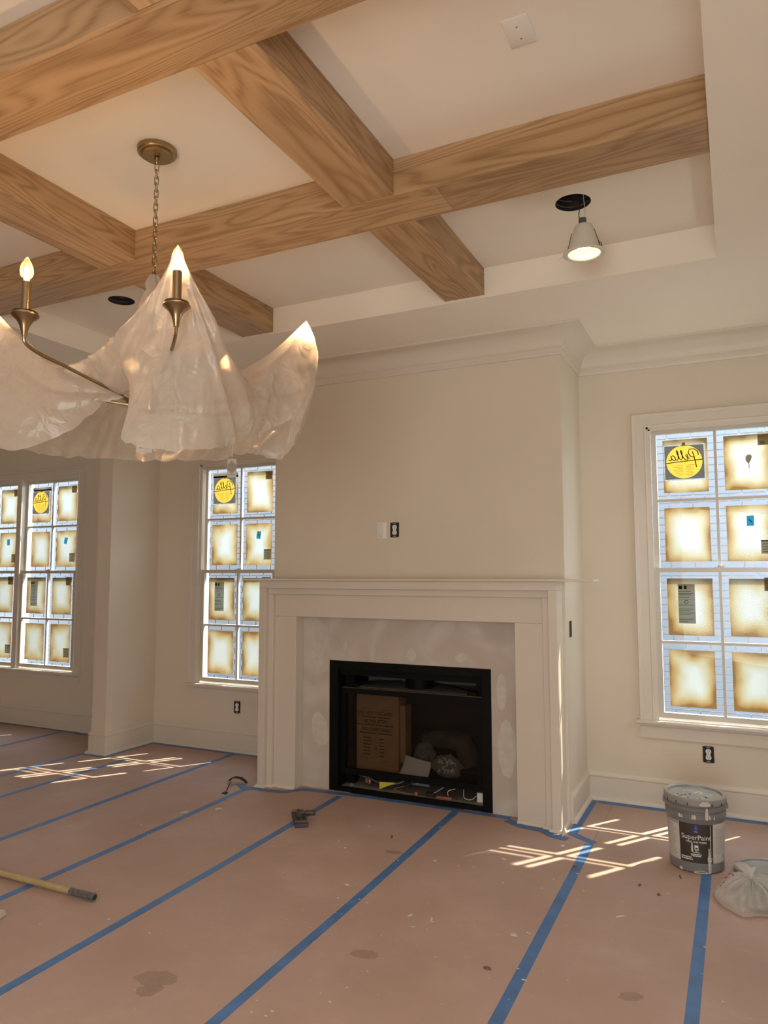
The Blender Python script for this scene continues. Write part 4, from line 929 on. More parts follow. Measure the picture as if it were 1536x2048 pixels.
# ------------------------------------------------------------------ electrical plates and outlets
def duplex(origin, ux, nrm, label, bare=True, blank=False):
    ux, nrm = Vector(ux), Vector(nrm); up = Vector((0, 0, 1)); o0 = Vector(origin)
    T = thing('outlet', o0, label, 'outlet', 'unfinished electrical boxes in the walls')
    P = lambda x, z, d: o0 + ux * x + up * z + nrm * d
    def ob(mb, x0, x1, z0, z1, d0, d1):
        return mb.obox(P((x0 + x1) / 2, (z0 + z1) / 2, (d0 + d1) / 2), ux, up, nrm, (x1 - x0) / 2, (z1 - z0) / 2, (d1 - d0) / 2)
    rnd = random.Random(int(o0.x * 1000))
    pts = []
    for i in range(40):
        a = 2 * PI * i / 40; c, s = math.cos(a), math.sin(a); k = 1 / max(abs(c) / 0.034, abs(s) / 0.052)
        k *= rnd.uniform(0.97, 1.05); pts.append((c * k, s * k))
    MB().poly_prism(pts, lambda p, d: tuple(P(p[0], p[1], d)), 0.0004, 0.0012).build('box_cavity', 'box_black', T)
    for x in (-0.034, 0.031): ob(MB(), x, x + 0.003, -0.05, 0.05, 0.0013, 0.003).build('box_rim', 'wire_metal', T)
    if blank: return T
    mb = MB()
    ob(mb, -0.011, 0.011, 0.040, 0.054, 0.0013, 0.0028); ob(mb, -0.011, 0.011, -0.054, -0.040, 0.0013, 0.0028)
    for sx in (-1, 1):
        for sz in (-1, 1): ob(mb, sx * 0.012 - 0.005, sx * 0.012 + 0.005, sz * 0.052 - 0.004, sz * 0.052 + 0.004, 0.0013, 0.0028)
    tag(mb.build('yoke_ears', 'dull_zinc', T), kind='stuff')
    face = ob(MB(), -0.012, 0.012, -0.012, 0.012, 0.0013, 0.006).build('receptacle', 'outlet_white', T)
    for sz in (-1, 1):
        mb = MB(); pts = []
        for i in range(24):
            a = 2 * PI * i / 24; x, z = 0.0172 * math.cos(a), 0.0172 * math.sin(a); z = max(-0.0142, min(0.0142, z)); pts.append((x, z + sz * 0.0195))
        mb.poly_prism(pts, lambda p, d: tuple(P(p[0], p[1], d)), 0.0013, 0.007).build('socket_face', 'outlet_white', face)
    mb = MB()
    for sz in (-1, 1):
        for sx in (-1, 1): ob(mb, sx * 0.0063 - 0.0011, sx * 0.0063 + 0.0011, sz * 0.0195 + 0.001, sz * 0.0195 + 0.009, 0.0071, 0.0076)
        ob(mb, -0.0022, 0.0022, sz * 0.0195 - 0.010, sz * 0.0195 - 0.006, 0.0071, 0.0076)
    ob(mb, -0.0015, 0.0015, -0.0015, 0.0015, 0.0061, 0.0066)
    tag(mb.build('slots', 'print_black', face), kind='stuff')
    return T
duplex((-1.724, YC, 1.856), (1, 0, 0), (0, -1, 0), 'uncovered duplex outlet above the mantel beside a blank plate')
duplex((0.238, 0, 0.371), (1, 0, 0), (0, -1, 0), 'uncovered duplex outlet below the right-hand window')
duplex((-3.536, 0, 0.382), (1, 0, 0), (0, -1, 0), 'uncovered duplex outlet below the window left of the fireplace')
duplex((XCR, -0.475, 1.188), (0, 1, 0), (1, 0, 0), 'empty black outlet box on the chimney\'s right side', blank=True)
def plate(origin, ux, uy, nrm, hw, hh, label, rocker):
    o0 = Vector(origin); ux, uy, nrm = Vector(ux), Vector(uy), Vector(nrm)
    T = thing('cover_plate', o0, label, 'cover plate')
    mb = MB(); a, b = hw, hh; c = 0.006
    pr_ = lambda x, y, d: o0 + ux * x + uy * y + nrm * d
    vs = [pr_(x, y, 0.0004) for x, y in ((-a, -b), (a, -b), (a, b), (-a, b))] + [pr_(x, y, 0.003) for x, y in ((-a, -b), (a, -b), (a, b), (-a, b))] + [pr_(x, y, 0.007) for x, y in ((-a + c, -b + c), (a - c, -b + c), (a - c, b - c), (-a + c, b - c))]
    fs = [(3, 2, 1, 0), (8, 9, 10, 11)] + [(i, (i + 1) % 4, 4 + (i + 1) % 4, 4 + i) for i in range(4)] + [(4 + i, 4 + (i + 1) % 4, 8 + (i + 1) % 4, 8 + i) for i in range(4)]
    mb.add(vs, fs).build('plate', 'outlet_white', T)
    for s in (-1, 1):
        k = 0.042 if rocker else 0.028
        mb = MB(); mb.obox(pr_(0, s * k, 0.0075), ux, uy, nrm, 0.0025, 0.0025, 0.0008); mb.build('screw', 'dull_zinc', T)
    if rocker:
        MB().obox(pr_(0, 0, 0.0080), ux, uy, nrm, 0.0165, 0.033, 0.0012).build('insert', 'plastic_white', T, bevel=0.0008)
plate((-1.829, YC, 1.855), (1, 0, 0), (0, 0, 1), (0, -1, 0), 0.040, 0.059, 'white blank wall plate above the mantel beside an outlet', True)
plate((-0.125, -3.075, ZT), (1, 0, 0), (0, 1, 0), (0, 0, -1), 0.044, 0.067, 'white blank ceiling plate in the right-hand coffer', False)

# ------------------------------------------------------------------ recessed cans and the dangling downlight
def can(x, y, label):
    T = thing('recessed_can', (x, y, ZT + 0.003), label, 'light housing', 'open recessed cans in the ceiling')
    MB().lathe([(0.086, ZT + 0.002), (0.086, ZT + 0.16), (0.0, ZT + 0.165)], (x, y, 0), 32).build('housing', 'can_dark', T)
    mb = MB(); 
    for z in (0.02, 0.05): mb.lathe([(0.0855, ZT + z), (0.083, ZT + z + 0.003), (0.0855, ZT + z + 0.006)], (x, y, 0), 32)
    mb.box(x - 0.02, x + 0.02, y + 0.075, y + 0.082, ZT + 0.02, ZT + 0.05)
    tag(mb.build('ribs', 'wire_metal', T), kind='stuff')
can(-0.190, -1.877, 'open round ceiling can above the dangling downlight')
can(-3.078, -1.895, 'open round ceiling can left of the draped chandelier')
def downlight():
    x, y, z = -0.147, -1.855, 3.060
    T = thing('downlight', (x, y, z), 'white cone downlight hanging lit by its wires from the ceiling can', 'downlight')
    MB().lathe([(0.074, z + 0.004), (0.0975, z + 0.006), (0.0985, z + 0.002), (0.092, z - 0.002), (0.077, z + 0.0), (0.074, z + 0.004)], (x, y, 0), 40).build('trim_ring', 'lamp_white', T)
    MB().lathe([(0.079, z + 0.0065), (0.061, z + 0.07), (0.0425, z + 0.135), (0.040, z + 0.139), (0.034, z + 0.1415), (0.0, z + 0.142)], (x, y, 0), 36).build('cone', 'lamp_white', T)
    MB().lathe([(0.0745, z + 0.003), (0.070, z + 0.018), (0.070, z + 0.019), (0.058, z + 0.045), (0.050, z + 0.050)], (x, y, 0), 36).build('baffle', 'lamp_baffle', T)
    MB().lathe([(0.052, z + 0.048), (0.03, z + 0.046), (0.0, z + 0.045)], (x, y, 0), 30).build('lens', 'downlight_lens', T)
    MB().lathe([(0.0, z + 0.178), (0.018, z + 0.177), (0.019, z + 0.1465), (0.0, z + 0.1465)], (x - 0.004, y, 0), 20).build('socket', 'wire_metal', T)
    MB().tube([(x - 0.018, y, z + 0.165), (x - 0.020, y - 0.004, z + 0.20), (x - 0.012, y - 0.004, z + 0.26), (x - 0.01, y - 0.005, ZT + 0.12)], 0.0022, 6).build('wire', 'wire_black', T)
    MB().tube([(x + 0.006, y, z + 0.175), (x + 0.010, y - 0.002, z + 0.21), (x + 0.004, y - 0.006, z + 0.28), (x + 0.0, y - 0.008, ZT + 0.12)], 0.002, 6).build('wire', 'wire_white', T)
    MB().tube([(x - 0.086, y, z + 0.008), (x - 0.070, y, z + 0.06), (x - 0.056, y, z + 0.115)], 0.0018, 6).build('spring_clip', 'wire_metal', T)
    MB().tube([(x + 0.082, y, z + 0.008), (x + 0.066, y, z + 0.06), (x + 0.048, y + 0.003, z + 0.118)], 0.0018, 6).build('spring_clip', 'wire_metal', T)
    MB().tube([(x + 0.083, y, z + 0.01), (x + 0.080, y, z + 0.04), (x + 0.066, y, z + 0.055), (x + 0.074, y + 0.002, z + 0.02)], 0.0022, 6).build('spring_clip', 'wire_metal', T)
    MB().tube([(x - 0.098, y, z + 0.004), (x - 0.118, y + 0.004, z + 0.004), (x - 0.126, y + 0.004, z - 0.004)], 0.0012, 6).build('spring_clip', 'wire_white', T)
    L = bpy.data.lights.new('downlight_glow', 'SPOT'); L.energy = 16; L.color = (1.0, 0.88, 0.70); L.spot_size = math.radians(96); L.spot_blend = 0.6; L.shadow_soft_size = 0.04
    o = bpy.data.objects.new('downlight_glow', L); COL.objects.link(o); o.parent = T; o.location = (0, 0, 0.035)
downlight()

def ceiling_fill_lamp(x, y, label):
    # added fill lamp out of view, shaped as a downlight in the tray ceiling
    T = thing('ceiling_fill', (x, y, ZT - 0.001), label, 'downlight', 'added fill lamps out of view')
    MB().lathe([(0.074, ZT - 0.002), (0.0975, ZT - 0.001), (0.098, ZT - 0.004), (0.078, ZT - 0.006), (0.074, ZT - 0.002)], (x, y, 0), 36).build('trim_ring', 'lamp_white', T)
    MB().lathe([(0.074, ZT - 0.003), (0.03, ZT - 0.0022), (0.0, ZT - 0.002)], (x, y, 0), 28).build('lens', 'downlight_lens', T)
    L = bpy.data.lights.new('ceiling_fill_spot', 'SPOT'); L.energy = 70; L.color = (1.0, 0.88, 0.70); L.spot_size = math.radians(120); L.spot_blend = 0.8; L.shadow_soft_size = 0.07
    o = bpy.data.objects.new('ceiling_fill_spot', L); COL.objects.link(o); o.parent = T; o.location = (0, 0, -0.012)
ceiling_fill_lamp(-0.190, -4.40, 'added unseen fill lamp in the ceiling on the right')
ceiling_fill_lamp(-3.078, -4.40, 'added unseen fill lamp in the ceiling on the left')

# ------------------------------------------------------------------ chandelier
CANDLES = [(0.009, -0.595), (0.522, -0.440), (0.513, 0.357), (-0.07, 0.57), (-0.53, 0.42), (-0.515, -0.36)]
ZC, ZH = 2.411, 2.222
def chandelier():
    cx, cy = CH.x, CH.y
    T = thing('chandelier', (cx, cy, ZT), 'brass candle-arm chandelier hanging by a chain, bulbs lit', 'chandelier')
    MB().lathe([(0.0, ZT - 0.034), (0.060, ZT - 0.033), (0.064, ZT - 0.030), (0.065, ZT - 0.023), (0.075, ZT - 0.022), (0.079, ZT - 0.018), (0.080, ZT - 0.0005), (0, ZT - 0.0005)], (cx, cy, 0), 40).build('canopy', 'brass', T)
    MB().lathe([(0.0, ZT - 0.066), (0.007, ZT - 0.064), (0.011, ZT - 0.056), (0.011, ZT - 0.0365), (0.0, ZT - 0.0362)], (cx, cy, 0), 16).build('canopy_loop', 'brass', T)
    # chain
    z = ZT - 0.078; k = 0; pitch = 0.0288
    def link(zc, rot, name='chain_link'):
        a, b, r = 0.0205, 0.0082, 0.0019; pts = []
        for i in range(16):
            t = 2 * PI * i / 16; u = b * math.cos(t); v = (a - b) * (1 if math.sin(t) > 0 else -1) * min(1, abs(math.sin(t)) * 3) + b * math.sin(t)
            pts.append((cx + u * math.cos(rot), cy + u * math.sin(rot), zc + v))
        return MB().tube(pts, r, 6, closed=True).build(name, 'brass', T)
    while z > 2.80:
        link(z, (k % 2) * PI / 2 + 0.4); z -= pitch; k += 1
    ztop = z + 0.018
    MB().lathe([(0.0, ztop), (0.006, ztop - 0.002), (0.010, ztop - 0.02), (0.010, ztop - 0.05), (0.007, ztop - 0.06), (0.007, 2.30), (0.030, 2.28), (0.034, 2.235), (0.028, 2.205), (0.012, 2.196), (0, 2.195)], (cx, cy, 0), 24).build('stem', 'brass', T)
    for i, (ox, oy) in enumerate(CANDLES):
        r = math.hypot(ox, oy); d = Vector((ox / r, oy / r, 0)); base = Vector((cx, cy, 0))
        pts = [(0.025, ZH), (r * 0.45, ZH + 0.032), (r * 0.74, ZH + 0.060)]
        e0 = Vector((r * 0.74, ZH + 0.060)); e1 = Vector((r, ZC - 0.085)); cpt = Vector((r - 0.004, ZH + 0.074))
        for q in range(1, 10):
            t = q / 10; p = e0 * (1 - t) ** 2 + cpt * 2 * t * (1 - t) + e1 * t * t; pts.append((p.x, p.y))
        pts += [(r, ZC - 0.085), (r, ZC - 0.065)]
        A = MB().tube([base + d * a + Vector((0, 0, b)) for a, b in pts], 0.0062, 10).build('arm', 'brass', T)
        c = (cx + ox, cy + oy, 0)
        MB().lathe([(0.0, ZC - 0.072), (0.0085, ZC - 0.072), (0.0105, ZC - 0.058), (0.016, ZC - 0.038), (0.026, ZC - 0.020), (0.039, ZC - 0.009), (0.044, ZC - 0.004), (0.044, ZC), (0.040, ZC + 0.003), (0, ZC + 0.003)], c, 28).build('cup', 'brass', A)
        MB().lathe([(0.0, ZC + 0.0035), (0.0385, ZC + 0.0035), (0.040, ZC + 0.006), (0.039, ZC + 0.009), (0, ZC + 0.009)], c, 28).build('drip_pan', 'dark_bronze', A)
        MB().lathe([(0.0148, ZC + 0.0095), (0.0148, ZC + 0.112), (0.012, ZC + 0.114), (0.0, ZC + 0.114)], c, 18).build('candle_sleeve', 'brass', A)
        zb = ZC + 0.1145
        MB().lathe([(0.009, zb), (0.0095, zb + 0.006), (0.0195, zb + 0.022), (0.0215, zb + 0.034), (0.019, zb + 0.052), (0.0115, zb + 0.070), (0.005, zb + 0.080), (0.002, zb + 0.083), (0, zb + 0.0835)], c, 20).build('bulb', 'bulb_glass', A)
        MB().lathe([(0.0, zb + 0.014), (0.0055, zb + 0.018), (0.0075, zb + 0.03), (0.0065, zb + 0.046), (0.0025, zb + 0.056), (0, zb + 0.057)], c, 12).build('filament', 'filament', A)
        L = bpy.data.lights.new('bulb_glow', 'POINT'); L.energy = 8.0; L.color = (1.0, 0.66, 0.36); L.shadow_soft_size = 0.012
        o = bpy.data.objects.new('bulb_glow', L); COL.objects.link(o); o.parent = T; o.location = Vector(c) + Vector((0, 0, zb + 0.034)) - T.location
chandelier()

def drape():
    # polythene thrown over five of the candles: stations around the ring with inner foot, ridge, belly and hem (offsets from the axis)
    tip = ZC + 0.1145 + 0.0835 + 0.006
    S = [  # inner, ridge, belly, hem
        ((0.16, -0.13, 2.33), (0.522, -0.440, tip), (0.375, -0.315, 2.33), (0.515, -0.440, 1.935)),      # front candle
        ((0.17, -0.08, 2.32), (0.560, -0.300, 2.405), (0.585, -0.290, 2.20), (0.575, -0.285, 1.965)),
        ((0.18, 0.00, 2.28), (0.475, 0.005, 2.262), (0.545, -0.02, 2.16), (0.520, -0.100, 2.025)),
        ((0.17, 0.06, 2.31), (0.500, 0.178, 2.390), (0.530, 0.160, 2.26), (0.490, 0.120, 2.115)),
        ((0.16, 0.11, 2.33), (0.513, 0.357, tip), (0.606, 0.412, 2.43), (0.525, 0.265, 2.165)),          # right candle
        ((0.10, 0.15, 2.31), (0.420, 0.455, 2.330), (0.410, 0.470, 2.22), (0.330, 0.455, 2.050)),
        ((0.05, 0.18, 2.30), (0.200, 0.500, 2.330), (0.200, 0.500, 2.20), (0.170, 0.420, 2.085)),
        ((-0.02, 0.19, 2.33), (-0.07, 0.57, tip), (-0.07, 0.61, 2.30), (-0.06, 0.500, 2.080)),           # rear candle
        ((-0.10, 0.16, 2.31), (-0.30, 0.48, 2.320), (-0.31, 0.50, 2.20), (-0.24, 0.360, 2.070)),
        ((-0.15, 0.12, 2.33), (-0.53, 0.42, tip), (-0.57, 0.45, 2.30), (-0.47, 0.300, 2.085)),           # rear left candle
        ((-0.18, 0.02, 2.31), (-0.53, 0.03, 2.330), (-0.56, 0.03, 2.20), (-0.52, 0.000, 2.060)),
        ((-0.16, -0.12, 2.33), (-0.515, -0.36, tip), (-0.57, -0.39, 2.30), (-0.50, -0.40, 2.060)),       # left candle
        ((-0.14, -0.15, 2.30), (-0.323, -0.338, 2.450), (-0.40, -0.38, 2.20), (-0.335, -0.365, 2.012)),
        ((-0.09, -0.15, 2.26), (-0.181, -0.315, 2.335), (-0.20, -0.29, 2.22), (-0.205, -0.250, 2.085)),
        ((-0.02, -0.13, 2.25), (-0.060, -0.315, 2.345), (-0.03, -0.22, 2.29), (-0.035, -0.150, 2.220)),
        ((0.06, -0.14, 2.25), (0.100, -0.337, 2.378), (0.10, -0.26, 2.31), (0.085, -0.160, 2.225)),
        ((0.11, -0.14, 2.28), (0.366, -0.399, 2.494), (0.33, -0.38, 2.25), (0.262, -0.400, 2.000)),
    ]
    n = len(S); SUB = 20; V1, V2 = 14, 44
    def cr(p0, p1, p2, p3, t):
        return 0.5 * ((2 * p1) + (-p0 + p2) * t + (2 * p0 - 5 * p1 + 4 * p2 - p3) * t * t + (-p0 + 3 * p1 - 3 * p2 + p3) * t ** 3)
    rows = []
    for i in range(n):
        for k in range(SUB):
            t = k / SUB; row = []
            g = [[Vector(S[(i + o) % n][c]) for o in (-1, 0, 1, 2)] for c in range(4)]
            I = cr(*g[0], t); B = cr(*g[2], t); Hm = cr(*g[3], t) * 0.6 + g[3][1].lerp(g[3][2], t) * 0.4
            R = g[1][1].lerp(g[1][2], t); R.z -= 0.02 * math.sin(PI * t)      # taut edge with a little sag
            for j in range(V1):
                s = j / V1; p = I.lerp(R, s); p.z -= 0.05 * math.sin(PI * s); row.append(p)
            for j in range(V2 + 1):
                s = j / V2; a = R.lerp(B, s); b = B.lerp(Hm, s); p = a.lerp(b, s); row.append(p)
            rows.append(row)
    m = V1 + V2 + 1; NR = len(rows); vs = []; fs = []
    for i, row in enumerate(rows):
        for j, p in enumerate(row):
            d = Vector((p.x, p.y, 0)); d = d.normalized() if d.length > 1e-6 else Vector((1, 0, 0))
            top = abs(p.z - tip)
            amp = min(1.0, top / 0.12)
            ang = math.atan2(p.y, p.x)
            # creases fan out from the nearest candle tip
            kx, ky = min(CANDLES[1:], key=lambda c_: (c_[0] - p.x) ** 2 + (c_[1] - p.y) ** 2)
            rk = math.hypot(kx, ky); tn = ((p.x - kx) * -ky + (p.y - ky) * kx) / rk; drop = max(0.02, tip - p.z)
            ph = math.atan2(tn, drop); reach = math.hypot(tn, drop)
            crease = 0.5 - abs(noise.noise(Vector((ph * 7.0, reach * 1.2, kx * 9)))) * 1.6
            w1 = noise.noise(Vector((ang * 4.5, p.z * 3.0, 1.3))) * 0.020 + crease * min(0.03, reach * 0.07)
            w2 = (0.4 - abs(noise.noise(Vector((p.x * 16, p.y * 16, p.z * 13))))) * 0.010 + (0.4 - abs(noise.noise(Vector((p.x * 37, p.y * 37, p.z * 30))))) * 0.004
            hemz = 0.012 * noise.noise(Vector((ang * 9, 0, 3))) + 0.006 * noise.noise(Vector((ang * 30, 0, 8))) if j > V1 + V2 * 0.8 else 0
            q = p + d * (w1 + w2) * amp + Vector((0, 0, hemz))
            vs.append((CH.x + q.x, CH.y + q.y, q.z))
    for i in range(NR):
        i2 = (i + 1) % NR
        for j in range(m - 1): fs.append((i * m + j, i * m + j + 1, i2 * m + j + 1, i2 * m + j))
    root = thing('plastic_drape', (CH.x, CH.y, 2.0), 'milky plastic sheeting draped over the chandelier\'s candles', 'plastic sheet')
    MB().add(vs, fs, True).build('sheet', 'drape_poly', root, recalc=False)
    # gathered tuft round the chain
    mb = MB(); tv = []; tf = []; nn = 28
    prof = [(0.010, 2.775), (0.022, 2.762), (0.030, 2.735), (0.024, 2.712), (0.034, 2.690), (0.046, 2.655), (0.055, 2.60), (0.06, 2.54)]
    for r, z in prof:
        for k in range(nn):
            a = 2 * PI * k / nn; rr = r * (1 + 0.25 * math.sin(7 * a + z * 30) + 0.15 * noise.noise(Vector((a * 3, z * 20, 0))))
            tv.append((CH.x + rr * math.cos(a), CH.y + rr * math.sin(a), z))
    for i in range(len(prof) - 1):
        for k in range(nn): tf.append((i * nn + k, i * nn + (k + 1) % nn, (i + 1) * nn + (k + 1) % nn, (i + 1) * nn + k))
    mb.add(tv, tf, True).build('gathered_top', 'drape_poly', root, recalc=False)
drape()

def tags():
    # hang tags on strings
    yaw = 0.45; ux = Vector((math.cos(yaw), math.sin(yaw), 0)); nr = Vector((math.sin(yaw), -math.cos(yaw), 0)); up = Vector((0, 0, 1))
    def card(T, c, hw, hh, ang, mat, name, off=0):
        a = ux * math.cos(ang) + up * math.sin(ang); b = up * math.cos(ang) - ux * math.sin(ang)
        return MB().obox(Vector(c) + nr * off, a, b, nr, hw, hh, 0.0004).build(name, mat, T)
    c = Vector((CH.x + 0.315, CH.y + 0.125, 1.972))
    T = thing('hang_tag', c, 'diamond card tag on a string below the draped chandelier, before the window', 'tag')
    card(T, c + Vector((0, 0, -0.003)), 0.0185, 0.036, 0, 'tag_paper', 'card')
    card(T, c, 0.0185, 0.0185, PI / 4, 'tag_back', 'diamond_card', 0.002)
    MB().tube([c + Vector((0, 0, 0.025)), c + Vector((0, 0, 0.065)), c + Vector((0.002, 0, 0.105))], 0.0011, 6).build('string', 'wire_white', T)
    card(T, c + Vector((0, 0, -0.029)), 0.013, 0.0007, 0, 'print_brown', 'rule', 0.001)
    c = Vector((CH.x + 0.111, CH.y - 0.145, 2.036))
    T = thing('hang_tag', c, 'white printed card tag hanging at the plastic\'s lower hem', 'tag')
    card(T, c, 0.030, 0.030, 0, 'tag_paper', 'card')
    MB().tube([c + Vector((0, 0, 0.028)), c + Vector((-0.02, 0.03, 0.09)), c + Vector((-0.05, 0.07, 0.160))], 0.0011, 6).build('string', 'wire_white', T)
    for txt, dz, sz in (('LIGHTING', 0.004, 0.0115),):
        vs, fs = text_verts(txt, sz)
        tag(MB().add([c + ux * x + up * (dz + y) + nr * 0.001 for x, y in vs], fs).build('lettering', 'print_brown', T, recalc=False), kind='stuff')
    card(T, c + Vector((0, 0, -0.012)), 0.019, 0.0006, 0, 'print_brown', 'rule', 0.001)
tags()

# ------------------------------------------------------------------ paint pail, spare lid, bag
def bucket():
    c = Vector((0.199, -0.935, 0.001)); face = math.atan2(-5.279 + 0.935, 0.449 - 0.199)
    T = thing('paint_pail', c, 'grey five-gallon paint pail with lid and dark label', 'paint bucket')
    rz = lambda z: 0.1335 + 0.011 * z / 0.30
    MB().lathe([(0, 0.001), (rz(0) - 0.006, 0.001), (rz(0), 0.006), (rz(0.27), 0.27), (rz(.27) + 0.001, 0.272), (rz(.27) + 0.007, 0.274), (rz(.27) + 0.0085, 0.296), (rz(.27) + 0.002, 0.300), (rz(.27) + 0.002, 0.308), (rz(.27) + 0.009, 0.312), (rz(.27) + 0.010, 0.330), (rz(.27) + 0.003, 0.334), (rz(.27) + 0.003, 0.342)], c, 56).build('body', 'bucket_grey', T)
    R = rz(.27)
    MB().lathe([(R + 0.004, 0.342), (R + 0.011, 0.343), (R + 0.013, 0.350), (R + 0.012, 0.372), (R + 0.007, 0.378), (R - 0.002, 0.378), (R - 0.008, 0.374), (R - 0.010, 0.366), (R - 0.020, 0.365), (0, 0.365)], c, 56).build('lid', 'lid_grey', T)
    mb = MB()
    for k in range(16):
        a = face + (k + 0.4) * 2 * PI / 16; d = Vector((math.cos(a), math.sin(a), 0)); tn = Vector((-d.y, d.x, 0))
        mb.obox(c + d * (R + 0.0125) + Vector((0, 0, 0.350)), tn, d, (0, 0, 1), 0.0022, 0.0015, 0.007)
    tag(mb.build('lid_slit', 'print_black', T), kind='stuff')
    mb = MB(); rnd = random.Random(4)
    for k in range(26):
        a = rnd.uniform(0, 2 * PI); r = 0.05 + 0.05 * rnd.random(); mb.lathe([(0.0, 0.3668), (rnd.uniform(0.003, 0.007), 0.3664), (0.008, 0.3652)], c + Vector((r * math.cos(a), r * math.sin(a) - 0.03, 0)), 7)
    tag(mb.build('dried_drops', 'dried_paint', T), kind='stuff')
    mb = MB()
    for k in range(14):
        a = rnd.uniform(0, 2 * PI); r = 0.045 + 0.03 * rnd.random(); mb.lathe([(0.0, 0.3662), (rnd.uniform(0.003, 0.006), 0.366), (0.007, 0.3652)], c + Vector((r * math.cos(a) * 1.3, r * math.sin(a) * 0.6 - 0.06, 0)), 6)
    tag(mb.build('lid_embossing', 'print_black', T), kind='stuff')
    def wrap(z0, z1, a0, a1, off=0.0008, n=16):
        vs = []; fs = []
        for i in range(n + 1):
            a = face + a0 + (a1 - a0) * i / n
            for z in (z0, z1):
                r = rz(z) + off; vs.append(c + Vector((r * math.cos(a), r * math.sin(a), z)))
        for i in range(n): fs.append((2 * i, 2 * i + 2, 2 * i + 3, 2 * i + 1))
        return vs, fs
    def wrapped(name, mat, *a, **k):
        vs, fs = wrap(*a, **k); return MB().add(vs, fs, True).build(name, mat, T, recalc=False)
    wrapped('label_front', 'label_dark', 0.053, 0.250, -0.60, 0.60)
    wrapped('label_back', 'label_white', 0.053, 0.250, -1.62, -0.605); wrapped('label_back', 'label_white', 0.053, 0.250, 0.605, 1.62)
    wrapped('logo', 'logo_blue', 0.207, 0.243, -0.075, 0.075, off=0.0014, n=4)
    wrapped('logo_mark', 'logo_red', 0.221, 0.236, -0.018, 0.018, off=0.002, n=3)
    wrapped('logo_text', 'print_white', 0.2105, 0.2125, -0.05, 0.05, off=0.002, n=3)
    mb = MB()
    for a0, a1 in ((-1.45, -0.68), (0.68, 1.45)):
        for k in range(18):
            z = 0.062 + k * 0.0095
            if a0 > 0 and k < 4: continue
            vs, fs = wrap(z, z + 0.0028, a0 + 0.02, a1 - rnd.uniform(0.02, 0.25), off=0.0014, n=6); mb.add(vs, fs, True)
    vs, fs = wrap(0.236, 0.247, -1.5, -0.64, off=0.0014, n=8); mb.add(vs, fs, True)
    vs, fs = wrap(0.068, 0.092, 1.12, 1.22, off=0.0014, n=4); mb.add(vs, fs, True)
    tag(mb.build('small_print', 'print_grey', T, recalc=False), kind='stuff')
    def lettering(txt, size, z, a=0.0, al='CENTER', mat='print_white', bold=0):
        vs, fs = text_verts(txt, size, al, bold=bold); out = []
        for x, y in vs:
            zz = z + y; r = rz(zz) + 0.0016; an = face + a + x / r
            out.append(c + Vector((r * math.cos(an), r * math.sin(an), zz)))
        tag(MB().add(out, fs).build('lettering', mat, T, recalc=False), kind='stuff')
    lettering('SuperPaint', 0.0345, 0.171)
    lettering('PAINT AND PRIMER', 0.0115, 0.155, bold=0.0002)
    mb = MB()
    for z, hgt, a0, a1 in [(0.112, 0.003, -0.05, 0.05), (0.105, 0.003, -0.13, 0.13), (0.094, 0.005, -0.17, 0.17), (0.086, 0.005, -0.15, 0.15), (0.076, 0.006, -0.56, -0.18), (0.066, 0.006, -0.56, -0.14), (0.075, 0.007, 0.40, 0.56), (0.063, 0.006, 0.47, 0.56)]:
        x = a0
        while x < a1:
            wd = rnd.uniform(0.03, 0.09); vs, fs = wrap(z, z + hgt, x, min(a1, x + wd), off=0.0016, n=3); mb.add(vs, fs, True); x += wd + 0.014
    tag(mb.build('fine_print', 'print_white', T, recalc=False), kind='stuff')
    wrapped('can_icon', 'print_white', 0.118, 0.143, -0.065, 0.065, off=0.0014, n=4); wrapped('icon_panel', 'label_dark', 0.123, 0.131, -0.04, 0.04, off=0.002, n=3)
    mb = MB()
    for (a, z0, z1, wd) in [(0.50, 0.003, 0.249, 0.0045), (0.44, 0.003, 0.13, 0.011), (0.45, 0.06, 0.10, 0.02), (-0.15, 0.108, 0.155, 0.010), (-0.18, 0.09, 0.10, 0.005), (0.14, 0.002, 0.016, 0.075), (-0.6, 0.004, 0.02, 0.02),
                            (0.36, 0.276, 0.335, 0.016), (-0.52, 0.276, 0.296, 0.014), (-0.44, 0.276, 0.294, 0.006), (-0.10, 0.276, 0.30, 0.006), (-0.03, 0.276, 0.30, 0.012), (0.30, 0.345, 0.37, 0.05), (0.46, 0.278, 0.30, 0.008), (0.62, 0.276, 0.296, 0.006)]:
        nseg = 6; vs = []; fs = []
        for i in range(nseg + 1):
            t = i / nseg; z = z0 + (z1 - z0) * t; ww = wd / 0.14 * (0.55 + 0.45 * math.sin(PI * min(1, t + 0.15))) * 0.5
            r = rz(z) + 0.0022 + (0.0085 if z > 0.273 else 0) + (0.004 if z > 0.342 else 0)
            for s in (-1, 1): an = face + a + s * ww; vs.append(c + Vector((r * math.cos(an), r * math.sin(an), z)))
        for i in range(nseg): fs.append((2 * i, 2 * i + 1, 2 * i + 3, 2 * i + 2))
        mb.add(vs, fs, True)
    tag(mb.build('paint_drips', 'dried_paint', T, recalc=False), kind='stuff')
    # bail handle hanging at the right, ears
    for s in (-1, 1):
        a = face + s * PI / 2; d = Vector((math.cos(a), math.sin(a), 0)); tn = Vector((-d.y, d.x, 0))
        MB().obox(c + d * (R + 0.012) + Vector((0, 0, 0.322)), tn, d, (0, 0, 1), 0.014, 0.006, 0.012).build('handle_ear', 'bucket_grey', T, bevel=0.002)
    a = face + PI / 2; d = Vector((math.cos(a), math.sin(a), 0)); bk = Vector((-math.cos(face), -math.sin(face), 0)); pts = []
